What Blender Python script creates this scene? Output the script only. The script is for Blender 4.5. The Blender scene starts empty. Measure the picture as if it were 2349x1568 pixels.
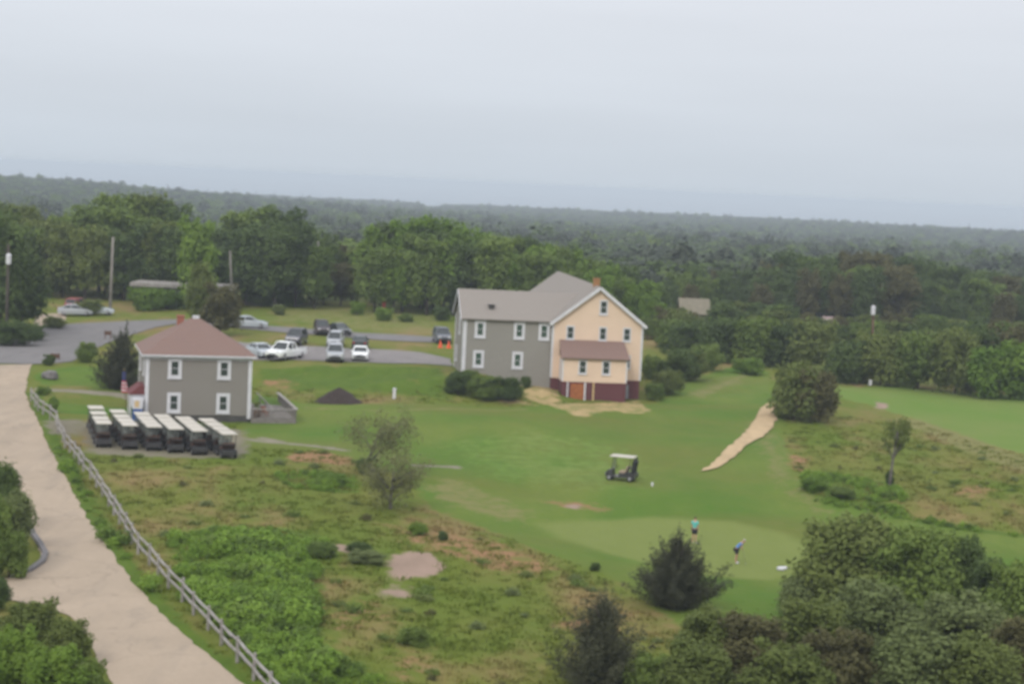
import bpy, bmesh, math, random
import numpy as np
from mathutils import Vector, Matrix
rng = np.random.default_rng(7)
random.seed(7)
SC = bpy.context.scene
COL = SC.collection
R_ = math.radians

# ------------------------------------------------------------------ camera, world, sun, exposure
FPX, HCAM = 4200.0, 21.5
PITCH, ROLL = math.atan(360.6/FPX), R_(2.73)
_f = np.array([0, math.cos(PITCH), -math.sin(PITCH)])
_r0 = np.array([1.0, 0, 0]); _u0 = np.array([0, math.sin(PITCH), math.cos(PITCH)])
_R = _r0*math.cos(ROLL)+_u0*math.sin(ROLL); _U = -_r0*math.sin(ROLL)+_u0*math.cos(ROLL)
cd = bpy.data.cameras.new('camera'); cam = bpy.data.objects.new('camera', cd); COL.objects.link(cam)
M = Matrix(((_R[0], _U[0], -_f[0], 0), (_R[1], _U[1], -_f[1], 0), (_R[2], _U[2], -_f[2], HCAM), (0, 0, 0, 1)))
cam.matrix_world = M
cd.sensor_width = 36; cd.lens = FPX/2349*36; cd.clip_start = 0.1; cd.clip_end = 60000
cd.dof.use_dof = True; cd.dof.focus_distance = 1.0; cd.dof.aperture_fstop = 64.37/1.8   # focused on the window glass close by
SC.camera = cam

SUN_EL, SUN_AZ = R_(40), R_(-158)          # azimuth measured from +y towards +x
w = bpy.data.worlds.new('World'); SC.world = w; w.use_nodes = True
nt = w.node_tree; nt.nodes.clear()
N = nt.nodes.new; L = nt.links.new
out = N('ShaderNodeOutputWorld'); bg = N('ShaderNodeBackground'); L(bg.outputs[0], out.inputs[0])
sky = N('ShaderNodeTexSky'); sky.sky_type = 'NISHITA'; sky.sun_disc = False
sky.sun_elevation = SUN_EL; sky.sun_rotation = -SUN_AZ; sky.air_density = 1.0; sky.dust_density = 4.0
tc = N('ShaderNodeTexCoord'); sep = N('ShaderNodeSeparateXYZ'); L(tc.outputs['Generated'], sep.inputs[0])
# overcast luminance rising towards the zenith
mp = N('ShaderNodeMapRange'); mp.inputs[1].default_value = 0.0; mp.inputs[2].default_value = 1.0
mp.inputs[3].default_value = 6.0; mp.inputs[4].default_value = 13.0; L(sep.outputs[2], mp.inputs[0])
mapn = N('ShaderNodeMapping'); mapn.inputs['Scale'].default_value = (1.0, 1.0, 9.0); L(tc.outputs['Generated'], mapn.inputs[0])
nz = N('ShaderNodeTexNoise'); nz.inputs['Scale'].default_value = 3.2; nz.inputs['Detail'].default_value = 5; nz.inputs['Roughness'].default_value = .5
L(mapn.outputs[0], nz.inputs['Vector'])
cr = N('ShaderNodeMapRange'); cr.inputs[1].default_value = .3; cr.inputs[2].default_value = .7; cr.inputs[3].default_value = .97; cr.inputs[4].default_value = 1.03
L(nz.outputs[0], cr.inputs[0])
mul = N('ShaderNodeMath'); mul.operation = 'MULTIPLY'; L(mp.outputs[0], mul.inputs[0]); L(cr.outputs[0], mul.inputs[1])
hor = N('ShaderNodeMapRange'); hor.inputs[1].default_value = 0.0; hor.inputs[2].default_value = .16; L(sep.outputs[2], hor.inputs[0])
tint = N('ShaderNodeMix'); tint.data_type = 'RGBA'; tint.inputs[6].default_value = (.835, .925, 1.025, 1); tint.inputs[7].default_value = (.98, .995, 1.06, 1)
L(hor.outputs[0], tint.inputs[0])
vm = N('ShaderNodeVectorMath'); vm.operation = 'SCALE'; L(tint.outputs[2], vm.inputs[0]); L(mul.outputs[0], vm.inputs['Scale'])
mx = N('ShaderNodeMix'); mx.data_type = 'RGBA'; mx.inputs[0].default_value = .92
L(sky.outputs[0], mx.inputs[6]); L(vm.outputs[0], mx.inputs[7]); L(mx.outputs[2], bg.inputs[0])
bg.inputs[1].default_value = 0.125
sd = bpy.data.lights.new('sun', 'SUN'); sd.energy = 1.5; sd.angle = R_(18); sd.color = (1, .96, .9)
so = bpy.data.objects.new('sun', sd); COL.objects.link(so)
sv = Vector((math.sin(SUN_AZ)*math.cos(SUN_EL), math.cos(SUN_AZ)*math.cos(SUN_EL), math.sin(SUN_EL)))
so.rotation_euler = sv.to_track_quat('Z', 'Y').to_euler(); so.location = (0, 0, 80)
vs = SC.view_settings; vs.view_transform = 'Standard'; vs.look = 'None'; vs.gamma = 1; vs.exposure = 0.0

# ------------------------------------------------------------------ picture ray -> world, terrain
def P(X, Y, z=0.0):
    d = _f+_R*(X-1174.5)/FPX+_U*(784-Y)/FPX
    return d*((z-HCAM)/d[2])+np.array([0, 0, HCAM])
CT = [(0, 1568, 0), (400, 1568, 0), (800, 1568, 0), (1300, 1568, -.2), (1800, 1568, 0), (2349, 1568, 0), (200, 1250, 0), (560, 1250, 0), (300, 1380, 0), (100, 1060, .3),
      (950, 1250, -.3), (1250, 1330, -.8), (1592, 1244, -1.5), (1691, 1290, -1.5), (1800, 1300, -1.4), (1400, 1215, -1.4), (1545, 1395, -.8), (350, 1030, 0), (450, 968, 0), (573, 968, 0), (640, 990, 0), (330, 930, .3),
      (1425, 1103, -.3), (1000, 1070, -.1), (1250, 1160, -.8), (1900, 1200, -1.1), (2200, 1250, -1.0), (2349, 1100, .3), (2050, 1110, 0), (1800, 1000, .2), (1340, 925, .5), (1465, 917, .5), (1262, 925, .5), (1600, 890, .6),
      (1400, 970, .35), (1150, 935, .4), (1180, 912, .6), (1090, 912, .6), (1215, 873, 2.4), (1100, 850, 2.9), (1035, 843, 3.0), (750, 912, .4), (900, 915, .45), (640, 900, .35), (600, 842, 1.9), (720, 833, 2.2), (860, 837, 2.3), (960, 838, 2.5), (1000, 870, 1.7), (800, 872, 1.2), (650, 868, 1.1),
      (700, 790, 2.3), (1000, 800, 2.5), (760, 768, 2.3), (1000, 770, 2.4), (560, 750, 2.4), (250, 718, 2.5), (100, 730, 2.3), (20, 835, 1.5), (100, 800, 1.9), (60, 905, .7), (20, 960, .7), (200, 895, .7), (260, 780, 1.8),
      (600, 690, 2.5), (950, 712, 2.5), (300, 690, 2.5), (1960, 878, 0), (2200, 900, -.2), (2349, 950, 0), (1750, 860, .6), (1660, 850, .8), (1500, 880, .7), (1800, 750, .5), (2200, 740, -.3), (1500, 720, 1.5)]
CTP = np.array([P(*c) for c in CT])
def far_z(x, y):
    z = np.interp(y, [280, 330, 500, 1000, 2600, 2800, 2950, 6000], [2.0, 1.0, -3.0, -9.0, -17.5, -19.0, -46.0, -60.0])
    z = z+11.5*np.exp(-(((x+470)/210)**2+((y-1500)/380)**2))+3*np.sin(x/170+y/400)*np.clip((y-500)/1200, 0, 1)*np.clip((2700-y)/400, 0, 1)
    return z
def h(x, y):
    x = np.asarray(x, float); y = np.asarray(y, float)
    sw = np.zeros_like(x); sz = np.zeros_like(x)
    for c in CTP:
        q = 1/((x-c[0])**2+(y-c[1])**2+6.0)**2
        sw += q; sz += q*c[2]
    z = sz/sw
    t = np.clip((y-275)/90, 0, 1); t = t*t*(3-2*t)
    return z*(1-t)+far_z(x, y)*t
def hz(x, y): return float(h(np.array([x]), np.array([y]))[0])
_T = np.arange(45, 420, .2)
def G(X, Y):
    """point of the terrain that is seen at this place of the photograph"""
    d = _f+_R*(X-1174.5)/FPX+_U*(784-Y)/FPX
    pts = d[None, :]*_T[:, None]; pts[:, 2] += HCAM
    dz = pts[:, 2]-h(pts[:, 0], pts[:, 1])
    k = np.where(dz < 0)[0]
    if not len(k): return P(X, Y, 0)
    k = k[0]; a = dz[k-1]/(dz[k-1]-dz[k]) if k else 0
    q = pts[k-1]*(1-a)+pts[k]*a
    return q
def at_depth(X, dist):
    """x of picture column X at ground distance y=dist"""
    d = _f+_R*(X-1174.5)/FPX
    return dist*d[0]/d[1]
def z_of_row(X, Y, y):
    d = _f+_R*(X-1174.5)/FPX+_U*(784-Y)/FPX
    return HCAM+d[2]*y/d[1]

# ------------------------------------------------------------------ helpers
def tag(o, label=None, cat=None, group=None, kind=None):
    if label: o['label'] = label
    if cat: o['category'] = cat
    if group: o['group'] = group
    if kind: o['kind'] = kind
    return o
def empty(name, loc, rz=0, label=None, cat=None, group=None, sc=None):
    o = bpy.data.objects.new(name, None); COL.objects.link(o); o.empty_display_size = .3
    o.location = loc; o.rotation_euler = (0, 0, rz)
    if sc: o.scale = sc
    return tag(o, label, cat, group)
def link(name, me, mat=None, parent=None, loc=None, rz=None):
    o = bpy.data.objects.new(name, me); COL.objects.link(o)
    if mat is not None and not me.materials: me.materials.append(mat)
    if parent: o.parent = parent
    if loc is not None: o.location = loc
    if rz is not None: o.rotation_euler = (0, 0, rz)
    return o
def copy_tree(o, parent=None):
    c = o.copy(); COL.objects.link(c); c.parent = parent
    for ch in o.children: copy_tree(ch, c)
    return c
class MB:
    def __init__(s): s.v = []; s.f = []
    def add(s, vs, fs):
        b = len(s.v); s.v += [tuple(map(float, p)) for p in vs]; s.f += [tuple(i+b for i in f) for f in fs]; return s
    def box(s, x0, x1, y0, y1, z0, z1):
        return s.add([(x0, y0, z0), (x1, y0, z0), (x1, y1, z0), (x0, y1, z0), (x0, y0, z1), (x1, y0, z1), (x1, y1, z1), (x0, y1, z1)],
                     [(0, 3, 2, 1), (4, 5, 6, 7), (0, 1, 5, 4), (1, 2, 6, 5), (2, 3, 7, 6), (3, 0, 4, 7)])
    def beam(s, a, b, wd, ht, up=(0, 0, 1)):
        a = Vector(a); b = Vector(b); d = (b-a).normalized(); sd = d.cross(Vector(up))
        if sd.length < 1e-4: sd = d.cross(Vector((0, 1, 0)))
        sd.normalize(); u = sd.cross(d); vs = []
        for p in (a, b):
            for i, j in ((-1, -1), (1, -1), (1, 1), (-1, 1)): vs.append(p+sd*(i*wd/2)+u*(j*ht/2))
        return s.add(vs, [(0, 1, 2, 3), (7, 6, 5, 4), (0, 4, 5, 1), (1, 5, 6, 2), (2, 6, 7, 3), (3, 7, 4, 0)])
    def tube(s, pts, rad, n=8, cap=True):
        pts = [Vector(p) for p in pts]; rings = []
        for i, p in enumerate(pts):
            d = (pts[min(i+1, len(pts)-1)]-pts[max(i-1, 0)]).normalized()
            a = d.cross(Vector((0.13, .99, 0.05))); 
            if a.length < .05: a = d.cross(Vector((1, 0, 0)))
            a.normalize(); c = d.cross(a); r = rad[i] if hasattr(rad, '__len__') else rad
            rings.append([p+a*(r*math.cos(2*math.pi*k/n))+c*(r*math.sin(2*math.pi*k/n)) for k in range(n)])
        vs = [q for r in rings for q in r]; fs = []
        for i in range(len(pts)-1):
            for k in range(n): fs.append((i*n+k, i*n+(k+1) % n, (i+1)*n+(k+1) % n, (i+1)*n+k))
        if cap: fs.append(tuple(range(n-1, -1, -1))); fs.append(tuple(range((len(pts)-1)*n, len(pts)*n)))
        return s.add(vs, fs)
    def lathe(s, prof, c=(0, 0, 0), n=14):
        vs = []; fs = []
        for r, z in prof:
            for k in range(n): vs.append((c[0]+r*math.cos(2*math.pi*k/n), c[1]+r*math.sin(2*math.pi*k/n), c[2]+z))
        for i in range(len(prof)-1):
            for k in range(n): fs.append((i*n+k, i*n+(k+1) % n, (i+1)*n+(k+1) % n, (i+1)*n+k))
        fs.append(tuple(range(n-1, -1, -1))); fs.append(tuple(range((len(prof)-1)*n, len(prof)*n)))
        return s.add(vs, fs)
    def loft(s, secs):
        n = len(secs[0]); vs = [q for r in secs for q in r]; fs = []
        for i in range(len(secs)-1):
            for k in range(n): fs.append((i*n+k, i*n+(k+1) % n, (i+1)*n+(k+1) % n, (i+1)*n+k))
        fs.append(tuple(range(n-1, -1, -1))); fs.append(tuple(range((len(secs)-1)*n, len(secs)*n)))
        return s.add(vs, fs)
    def prism(s, poly, axis, a, b):
        """poly of 2-D points extruded along axis 0/1/2 from a to b"""
        def q(p, t):
            l = list(p); l.insert(axis, t); return l
        n = len(poly)
        return s.add([q(p, a) for p in poly]+[q(p, b) for p in poly], [tuple(range(n)), tuple(range(2*n-1, n-1, -1))]+[(i, i+n, (i+1) % n+n, (i+1) % n) for i in range(n)])
    def mesh(s, name, bevel=0, smooth=False):
        me = bpy.data.meshes.new(name); me.from_pydata(s.v, [], s.f)
        bm = bmesh.new(); bm.from_mesh(me)
        if bevel:
            bmesh.ops.bevel(bm, geom=list(bm.edges), offset=bevel, segments=1, affect='EDGES', clamp_overlap=True)
        bmesh.ops.recalc_face_normals(bm, faces=bm.faces)
        bm.to_mesh(me); bm.free()
        if smooth: me.polygons.foreach_set('use_smooth', [True]*len(me.polygons))
        return me
    def build(s, name, mat, parent=None, bevel=0, smooth=False, loc=None, rz=None):
        return link(name, s.mesh(name, bevel, smooth), mat, parent, loc, rz)

# ------------------------------------------------------------------ materials
def newmat(name):
    m = bpy.data.materials.new(name); m.use_nodes = True; t = m.node_tree
    b = t.nodes['Principled BSDF']; return m, t, b
def mixc(t, fac, a, b, typ='MIX'):
    n = t.nodes.new('ShaderNodeMix'); n.data_type = 'RGBA'; n.blend_type = typ
    for i, v in ((0, fac), (6, a), (7, b)):
        if hasattr(v, 'is_output'): t.links.new(v, n.inputs[i])
        elif i == 0: n.inputs[0].default_value = v
        else: n.inputs[i].default_value = (*v, 1)
    return n.outputs[2]
def noise(t, vec, scale, detail=4, rough=.55, lo=.35, hi=.65, stretch=None):
    if stretch:
        mpn = t.nodes.new('ShaderNodeMapping'); mpn.inputs['Scale'].default_value = stretch; t.links.new(vec, mpn.inputs[0]); vec = mpn.outputs[0]
    n = t.nodes.new('ShaderNodeTexNoise'); n.inputs['Scale'].default_value = scale; n.inputs['Detail'].default_value = detail; n.inputs['Roughness'].default_value = rough
    t.links.new(vec, n.inputs['Vector'])
    r = t.nodes.new('ShaderNodeMapRange'); r.inputs[1].default_value = lo; r.inputs[2].default_value = hi; t.links.new(n.outputs[0], r.inputs[0])
    return r.outputs[0]
def bump(t, b, hgt, strength=.4, dist=.05):
    n = t.nodes.new('ShaderNodeBump'); n.inputs['Strength'].default_value = strength; n.inputs['Distance'].default_value = dist
    t.links.new(hgt, n.inputs['Height']); t.links.new(n.outputs[0], b.inputs['Normal'])
def coord(t, world=False):
    if world: return t.nodes.new('ShaderNodeNewGeometry').outputs['Position']
    return t.nodes.new('ShaderNodeTexCoord').outputs['Object']
def simple(name, c1, c2=None, rough=.7, scale=2.0, spec=.3, metal=0, bmp=0, stretch=None, world=False):
    m, t, b = newmat(name); b.inputs['Roughness'].default_value = rough; b.inputs['Specular IOR Level'].default_value = spec; b.inputs['Metallic'].default_value = metal
    if c2 is None: c2 = tuple(x*.82 for x in c1)
    k = noise(t, coord(t, world), scale, 5, stretch=stretch)
    t.links.new(mixc(t, k, c1, c2), b.inputs['Base Color'])
    if bmp: bump(t, b, noise(t, coord(t, world), scale*6, 3, stretch=stretch), bmp)
    return m
def leaf(name, c1, c2, trans=.3):
    m, t, b = newmat(name); b.inputs['Roughness'].default_value = .75; b.inputs['Specular IOR Level'].default_value = .15
    a = t.nodes.new('ShaderNodeAttribute'); a.attribute_name = 'tint'
    oi = t.nodes.new('ShaderNodeObjectInfo')
    mm = t.nodes.new('ShaderNodeMath'); mm.operation = 'MULTIPLY_ADD'; mm.inputs[1].default_value = .45; t.links.new(oi.outputs['Random'], mm.inputs[0])
    s2 = t.nodes.new('ShaderNodeMath'); s2.operation = 'MULTIPLY'; s2.inputs[1].default_value = .6; t.links.new(a.outputs['Fac'], s2.inputs[0]); t.links.new(s2.outputs[0], mm.inputs[2])
    c = mixc(t, mm.outputs[0], c1, c2); t.links.new(c, b.inputs['Base Color'])
    tr = t.nodes.new('ShaderNodeBsdfTranslucent'); t.links.new(c, tr.inputs[0])
    ms = t.nodes.new('ShaderNodeMixShader'); ms.inputs[0].default_value = trans
    t.links.new(b.outputs[0], ms.inputs[1]); t.links.new(tr.outputs[0], ms.inputs[2]); t.links.new(ms.outputs[0], t.nodes['Material Output'].inputs[0])
    return m
def shingle(name, c1, c2, course=.2, axis='z', rough=.85):
    """boards or shingles: courses by height, staggered little tone changes"""
    m, t, b = newmat(name); b.inputs['Roughness'].default_value = rough; b.inputs['Specular IOR Level'].default_value = .2
    co = coord(t)
    k = noise(t, co, 3.0, 3, stretch=(1.5, 1.5, 6)); k2 = noise(t, co, .5, 4)
    c = mixc(t, k, c1, c2); c = mixc(t, k2, c, tuple(x*.9 for x in c1))
    wv = t.nodes.new('ShaderNodeTexWave'); wv.wave_type = 'BANDS'; wv.bands_direction = 'Z'; wv.wave_profile = 'SAW'; wv.inputs['Scale'].default_value = .314/course; t.links.new(co, wv.inputs[0])
    lk = t.nodes.new('ShaderNodeMapRange'); lk.inputs[1].default_value = 0; lk.inputs[2].default_value = .15; lk.inputs[3].default_value = .75; lk.inputs[4].default_value = 1; t.links.new(wv.outputs[1], lk.inputs[0])
    bump(t, b, wv.outputs[1], .5, .02)
    t.links.new(c, b.inputs['Base Color']); return m
MT = dict(
    white=simple('white_paint', (.62, .62, .64), (.54, .54, .57), .6),
    greysh=shingle('grey_shingles', (.255, .235, .21), (.22, .205, .185)),
    greysh2=shingle('weathered_shingles', (.285, .27, .24), (.24, .228, .205)),
    cream=shingle('cream_clapboard', (.75, .575, .435), (.70, .54, .41), .14),
    burg=shingle('burgundy_board', (.135, .05, .055), (.11, .042, .048), .2),
    roofbrown=shingle('brown_roof_shingle', (.22, .145, .12), (.175, .12, .105), .15),
    roofgrey=shingle('grey_roof_shingle', (.265, .237, .21), (.215, .195, .172), .15),
    roofred=simple('red_roofing', (.16, .045, .045), (.12, .035, .035)),
    brick=simple('chimney_brick', (.33, .13, .085), (.25, .10, .07), .9, 6),
    ochre=simple('ochre_brick', (.34, .18, .075), (.28, .145, .065), .9, 6),
    pane=simple('window_glass', (.02, .03, .026), (.05, .065, .055), .12, 1.2, .5),
    panegreen=simple('green_window_glass', (.035, .075, .05), (.06, .09, .07), .15, 1.2, .5),
    lattice=simple('dark_lattice', (.09, .085, .08), (.05, .048, .045), .9, 8),
    wood=simple('weathered_wood', (.24, .22, .20), (.15, .135, .12), .9, 3, bmp=.3, stretch=(1, 1, 4)),
    rail=simple('silvered_rail', (.34, .32, .30), (.22, .20, .18), .9, 2.5, bmp=.3),
    pole=simple('pole_wood', (.26, .24, .215), (.19, .17, .15), .9, 2, stretch=(3, 3, .4)),
    polered=simple('reddish_pole', (.16, .075, .065), (.11, .06, .05), .9, 2),
    orange=simple('orange_plastic', (.75, .10, .03), (.62, .08, .025), .5),
    door=simple('orange_brown_door', (.36, .125, .04), (.25, .08, .03), .6, 3),
    yellow=simple('straw_yellow_paint', (.60, .44, .22), (.52, .38, .2), .6),
    black=simple('black_plastic', (.018, .018, .02), (.03, .03, .032), .5),
    cartbody=simple('charcoal_cart_body', (.035, .034, .036), (.05, .048, .05), .35, 1.5, .5),
    tyre=simple('tyre_rubber', (.014, .014, .014), (.022, .021, .02), .9),
    rim=simple('wheel_rim', (.35, .35, .36), (.28, .28, .3), .4, 3, metal=.5),
    roofcream=simple('cream_canopy', (.50, .465, .395), (.44, .41, .35), .5, 1.0),
    seat=simple('beige_seat', (.36, .27, .20), (.29, .22, .165), .7),
    glass=simple('car_glass', (.025, .03, .03), (.035, .045, .045), .08, 1.0, .5),
    lamp=simple('lamp_lens', (.6, .6, .6), (.5, .5, .52), .2), tail=simple('red_lens', (.3, .02, .02), (.25, .015, .02), .3),
    bark=simple('bark', (.10, .085, .07), (.06, .05, .042), .95, 5, bmp=.5), greybark=simple('grey_bark', (.16, .145, .13), (.11, .10, .09), .95, 5),
    soil=simple('dark_mulch', (.078, .055, .047), (.052, .038, .034), .95, 5, bmp=1.0), rock=simple('grey_rock', (.22, .205, .20), (.13, .12, .115), .9, 2.5, bmp=.8),
    skin=simple('skin', (.46, .27, .19), (.42, .245, .17), .6), hair=simple('dark_hair', (.03, .022, .018)), cap=simple('pale_cap', (.45, .42, .42)),
    teal=simple('turquoise_cotton', (.13, .50, .47), (.11, .43, .41), .85, 6), blue=simple('blue_cotton', (.12, .27, .62), (.10, .23, .55), .85, 6),
    shorts=simple('dark_cloth', (.028, .026, .04), (.02, .02, .03), .85), shoe=simple('white_shoe', (.55, .55, .55)),
    metal=simple('steel', (.3, .3, .32), None, .4, 3, metal=.8), bluebox=simple('blue_panel', (.045, .11, .30), (.035, .08, .24), .4),
    flagred=simple('flag_red', (.62, .10, .14), (.55, .085, .12), .8), flagblue=simple('flag_blue', (.06, .08, .25), (.05, .065, .2), .8), flagwhite=simple('flag_white', (.7, .66, .68), None, .8),
    redpaint=simple('red_paint', (.5, .05, .035), (.4, .04, .03), .5), boxgrey=simple('grey_metal_box', (.25, .27, .29), None, .5),
    tan=simple('tan_siding', (.19, .17, .125), (.155, .14, .10), .9), pinkroof=simple('pinkish_roof', (.30, .22, .21), (.24, .18, .17), .9),
    terracotta=simple('terracotta', (.30, .12, .07), (.24, .09, .055), .85), brownwood=simple('brown_wood', (.12, .065, .042), (.085, .045, .03), .85),
    palegrass=simple('kerb_stone', (.17, .16, .16), (.13, .125, .125), .9))
m_, t, b = newmat('clear_screen'); b.inputs['Base Color'].default_value = (.45, .5, .47, 1); b.inputs['Roughness'].default_value = .2
tp_ = t.nodes.new('ShaderNodeBsdfTransparent'); ms_ = t.nodes.new('ShaderNodeMixShader'); ms_.inputs[0].default_value = .35; t.links.new(tp_.outputs[0], ms_.inputs[1]); t.links.new(b.outputs[0], ms_.inputs[2]); t.links.new(ms_.outputs[0], t.nodes['Material Output'].inputs[0]); MT['screen'] = m_
def carpaint(name, c): return simple(name, c, tuple(x*.9 for x in c), .25, .8, .6)

# ground colours shared by the ground sheet and the grass growing on it
def meadow_color(t, pos):
    big = noise(t, pos, .055, 5, .6, .38, .62, stretch=(1, .55, 1)); mid = noise(t, pos, .22, 5, .62, .36, .64, stretch=(1, .5, 1)); fine = noise(t, pos, 1.6, 4, .6, .3, .7)
    red = noise(t, pos, .13, 6, .65, .50, .66, stretch=(1, .45, 1))
    c = mixc(t, big, (.104, .146, .018), (.166, .156, .040))
    mh = t.nodes.new('ShaderNodeMath'); mh.operation = 'MULTIPLY'; mh.inputs[1].default_value = .6; t.links.new(mid, mh.inputs[0]); c = mixc(t, mh.outputs[0], c, (.088, .138, .017))
    mr = t.nodes.new('ShaderNodeMath'); mr.operation = 'MULTIPLY'; mr.inputs[1].default_value = .75; t.links.new(red, mr.inputs[0])
    c = mixc(t, mr.outputs[0], c, (.255, .165, .085))
    sc2 = t.nodes.new('ShaderNodeMath'); sc2.operation = 'MULTIPLY'; sc2.inputs[1].default_value = .22; t.links.new(fine, sc2.inputs[0])
    return mixc(t, sc2.outputs[0], c, (.075, .100, .014))
def attr(t, name):
    a = t.nodes.new('ShaderNodeAttribute'); a.attribute_name = name; return a.outputs['Fac']
def masked(t, mask, nz_):
    """mask edge broken up by noise"""
    m = t.nodes.new('ShaderNodeMath'); m.operation = 'MULTIPLY_ADD'; m.inputs[1].default_value = .9; t.links.new(nz_, m.inputs[0]); m.inputs[2].default_value = -.45
    s = t.nodes.new('ShaderNodeMath'); s.operation = 'ADD'; t.links.new(mask, s.inputs[0]); t.links.new(m.outputs[0], s.inputs[1])
    r = t.nodes.new('ShaderNodeMapRange'); r.inputs[1].default_value = .3; r.inputs[2].default_value = .7; t.links.new(s.outputs[0], r.inputs[0])
    g = t.nodes.new('ShaderNodeMath'); g.operation = 'MULTIPLY'; t.links.new(r.outputs[0], g.inputs[0])
    q = t.nodes.new('ShaderNodeMapRange'); q.inputs[1].default_value = .02; q.inputs[2].default_value = .2; t.links.new(mask, q.inputs[0]); t.links.new(q.outputs[0], g.inputs[1])
    return g.outputs[0]
gm, t, b = newmat('ground_cover'); b.inputs['Roughness'].default_value = .95; b.inputs['Specular IOR Level'].default_value = .08
pos = coord(t, True)
c = meadow_color(t, pos)
edge = noise(t, pos, .9, 5, .65, .25, .75)
ln = noise(t, pos, .10, 5, .6, .36, .64, stretch=(1, .6, 1)); lf = noise(t, pos, .7, 4, .6, .3, .7, stretch=(1, .45, 1))
st_ = noise(t, pos, .085, 4, .55, .45, .68, stretch=(.6, 1.1, 1)); lawn = mixc(t, ln, (.072, .145, .018), (.134, .174, .033)); lawn = mixc(t, st_, lawn, (.126, .143, .031)); lk = t.nodes.new('ShaderNodeMath'); lk.operation = 'MULTIPLY'; lk.inputs[1].default_value = .4; t.links.new(lf, lk.inputs[0])
lawn = mixc(t, lk.outputs[0], lawn, (.078, .128, .019))
c = mixc(t, masked(t, attr(t, 'lawn'), edge), c, lawn)
c = mixc(t, masked(t, attr(t, 'rank'), edge), c, mixc(t, lf, (.090, .140, .018), (.064, .108, .014)))
fw = mixc(t, ln, (.115, .190, .034), (.150, .196, .048)); c = mixc(t, masked(t, attr(t, 'fairway'), edge), c, fw)
pg = mixc(t, lf, (.160, .195, .052), (.148, .185, .046)); c = mixc(t, attr(t, 'green'), c, pg)
c = mixc(t, masked(t, attr(t, 'pale'), edge), c, (.175, .170, .062))
c = mixc(t, masked(t, attr(t, 'rust'), edge), c, (.255, .150, .078))
c = mixc(t, masked(t, attr(t, 'sand'), edge), c, mixc(t, lf, (.31, .225, .175), (.25, .185, .14)))
c = mixc(t, masked(t, attr(t, 'straw'), edge), c, mixc(t, lf, (.42, .31, .16), (.30, .235, .11)))
c = mixc(t, masked(t, attr(t, 'pathway'), edge), c, mixc(t, lf, (.24, .215, .165), (.19, .175, .125)))
c = mixc(t, masked(t, attr(t, 'pad'), edge), c, mixc(t, lf, (.205, .185, .135), (.165, .15, .105)))
wd = noise(t, pos, .01, 4, .6); c = mixc(t, attr(t, 'woodland'), c, mixc(t, wd, (.044, .056, .034), (.052, .060, .038)))
t.links.new(c, b.inputs['Base Color']); bump(t, b, noise(t, pos, 3.0, 4, .6, .2, .8), .6, .12)

# ------------------------------------------------------------------ ground sheet with its zones
def grow(a, b, s0, k):
    r = [a]; s = s0
    while r[-1] < b: r.append(r[-1]+s); s *= k
    return np.array(r)
xs = np.concatenate([-grow(62, 17000, .6, 1.13)[::-1], np.arange(-61.5, 62, .5), grow(62, 17000, .6, 1.13)])
ys = np.concatenate([-grow(-62, 900, 1, 1.2)[::-1][:-1], np.arange(62.5, 250, .5), np.arange(250, 330, 1.0), grow(330, 17500, 1.2, 1.06)])
ys = np.unique(ys)
GX, GY = np.meshgrid(xs, ys); gx = GX.ravel(); gy = GY.ravel(); gz = h(gx, gy)
def poly_mask(pix, soft=.8, world=False):
    """soft mask of a zone outlined in the photograph, laid on the terrain"""
    pl = np.array([G(*q)[:2] for q in pix]) if not world else np.array(pix)
    out_ = np.zeros_like(gx); mn = pl.min(0)-soft*3; mxx = pl.max(0)+soft*3
    sel = np.where((gx > mn[0]) & (gx < mxx[0]) & (gy > mn[1]) & (gy < mxx[1]))[0]
    x = gx[sel]; y = gy[sel]; ins = np.zeros(len(sel), bool); dm = np.full(len(sel), 1e9)
    for i in range(len(pl)):
        a = pl[i]; b_ = pl[(i+1) % len(pl)]
        cnd = ((a[1] > y) != (b_[1] > y)); xi = (b_[0]-a[0])*(y-a[1])/((b_[1]-a[1]) or 1e-9)+a[0]
        ins ^= cnd & (x < xi)
        dx, dy = b_-a; tt = np.clip(((x-a[0])*dx+(y-a[1])*dy)/(dx*dx+dy*dy+1e-9), 0, 1)
        dm = np.minimum(dm, np.hypot(x-a[0]-tt*dx, y-a[1]-tt*dy))
    sd_ = np.where(ins, dm, -dm); out_[sel] = np.clip(.5+sd_/(2*soft), 0, 1)
    return out_
def line_mask(pix, wd, soft=.4):
    pl = np.array([G(*q)[:2] for q in pix]); dm = np.full_like(gx, 1e9)
    mn = pl.min(0)-5; mxx = pl.max(0)+5
    sel = np.where((gx > mn[0]) & (gx < mxx[0]) & (gy > mn[1]) & (gy < mxx[1]))[0]; x = gx[sel]; y = gy[sel]; d0 = np.full(len(sel), 1e9)
    for a, b_ in zip(pl[:-1], pl[1:]):
        dx, dy = b_-a; tt = np.clip(((x-a[0])*dx+(y-a[1])*dy)/(dx*dx+dy*dy+1e-9), 0, 1)
        d0 = np.minimum(d0, np.hypot(x-a[0]-tt*dx, y-a[1]-tt*dy))
    dm[sel] = d0
    return np.clip(.5+(wd/2-dm)/(2*soft), 0, 1)
Z = {}
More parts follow.
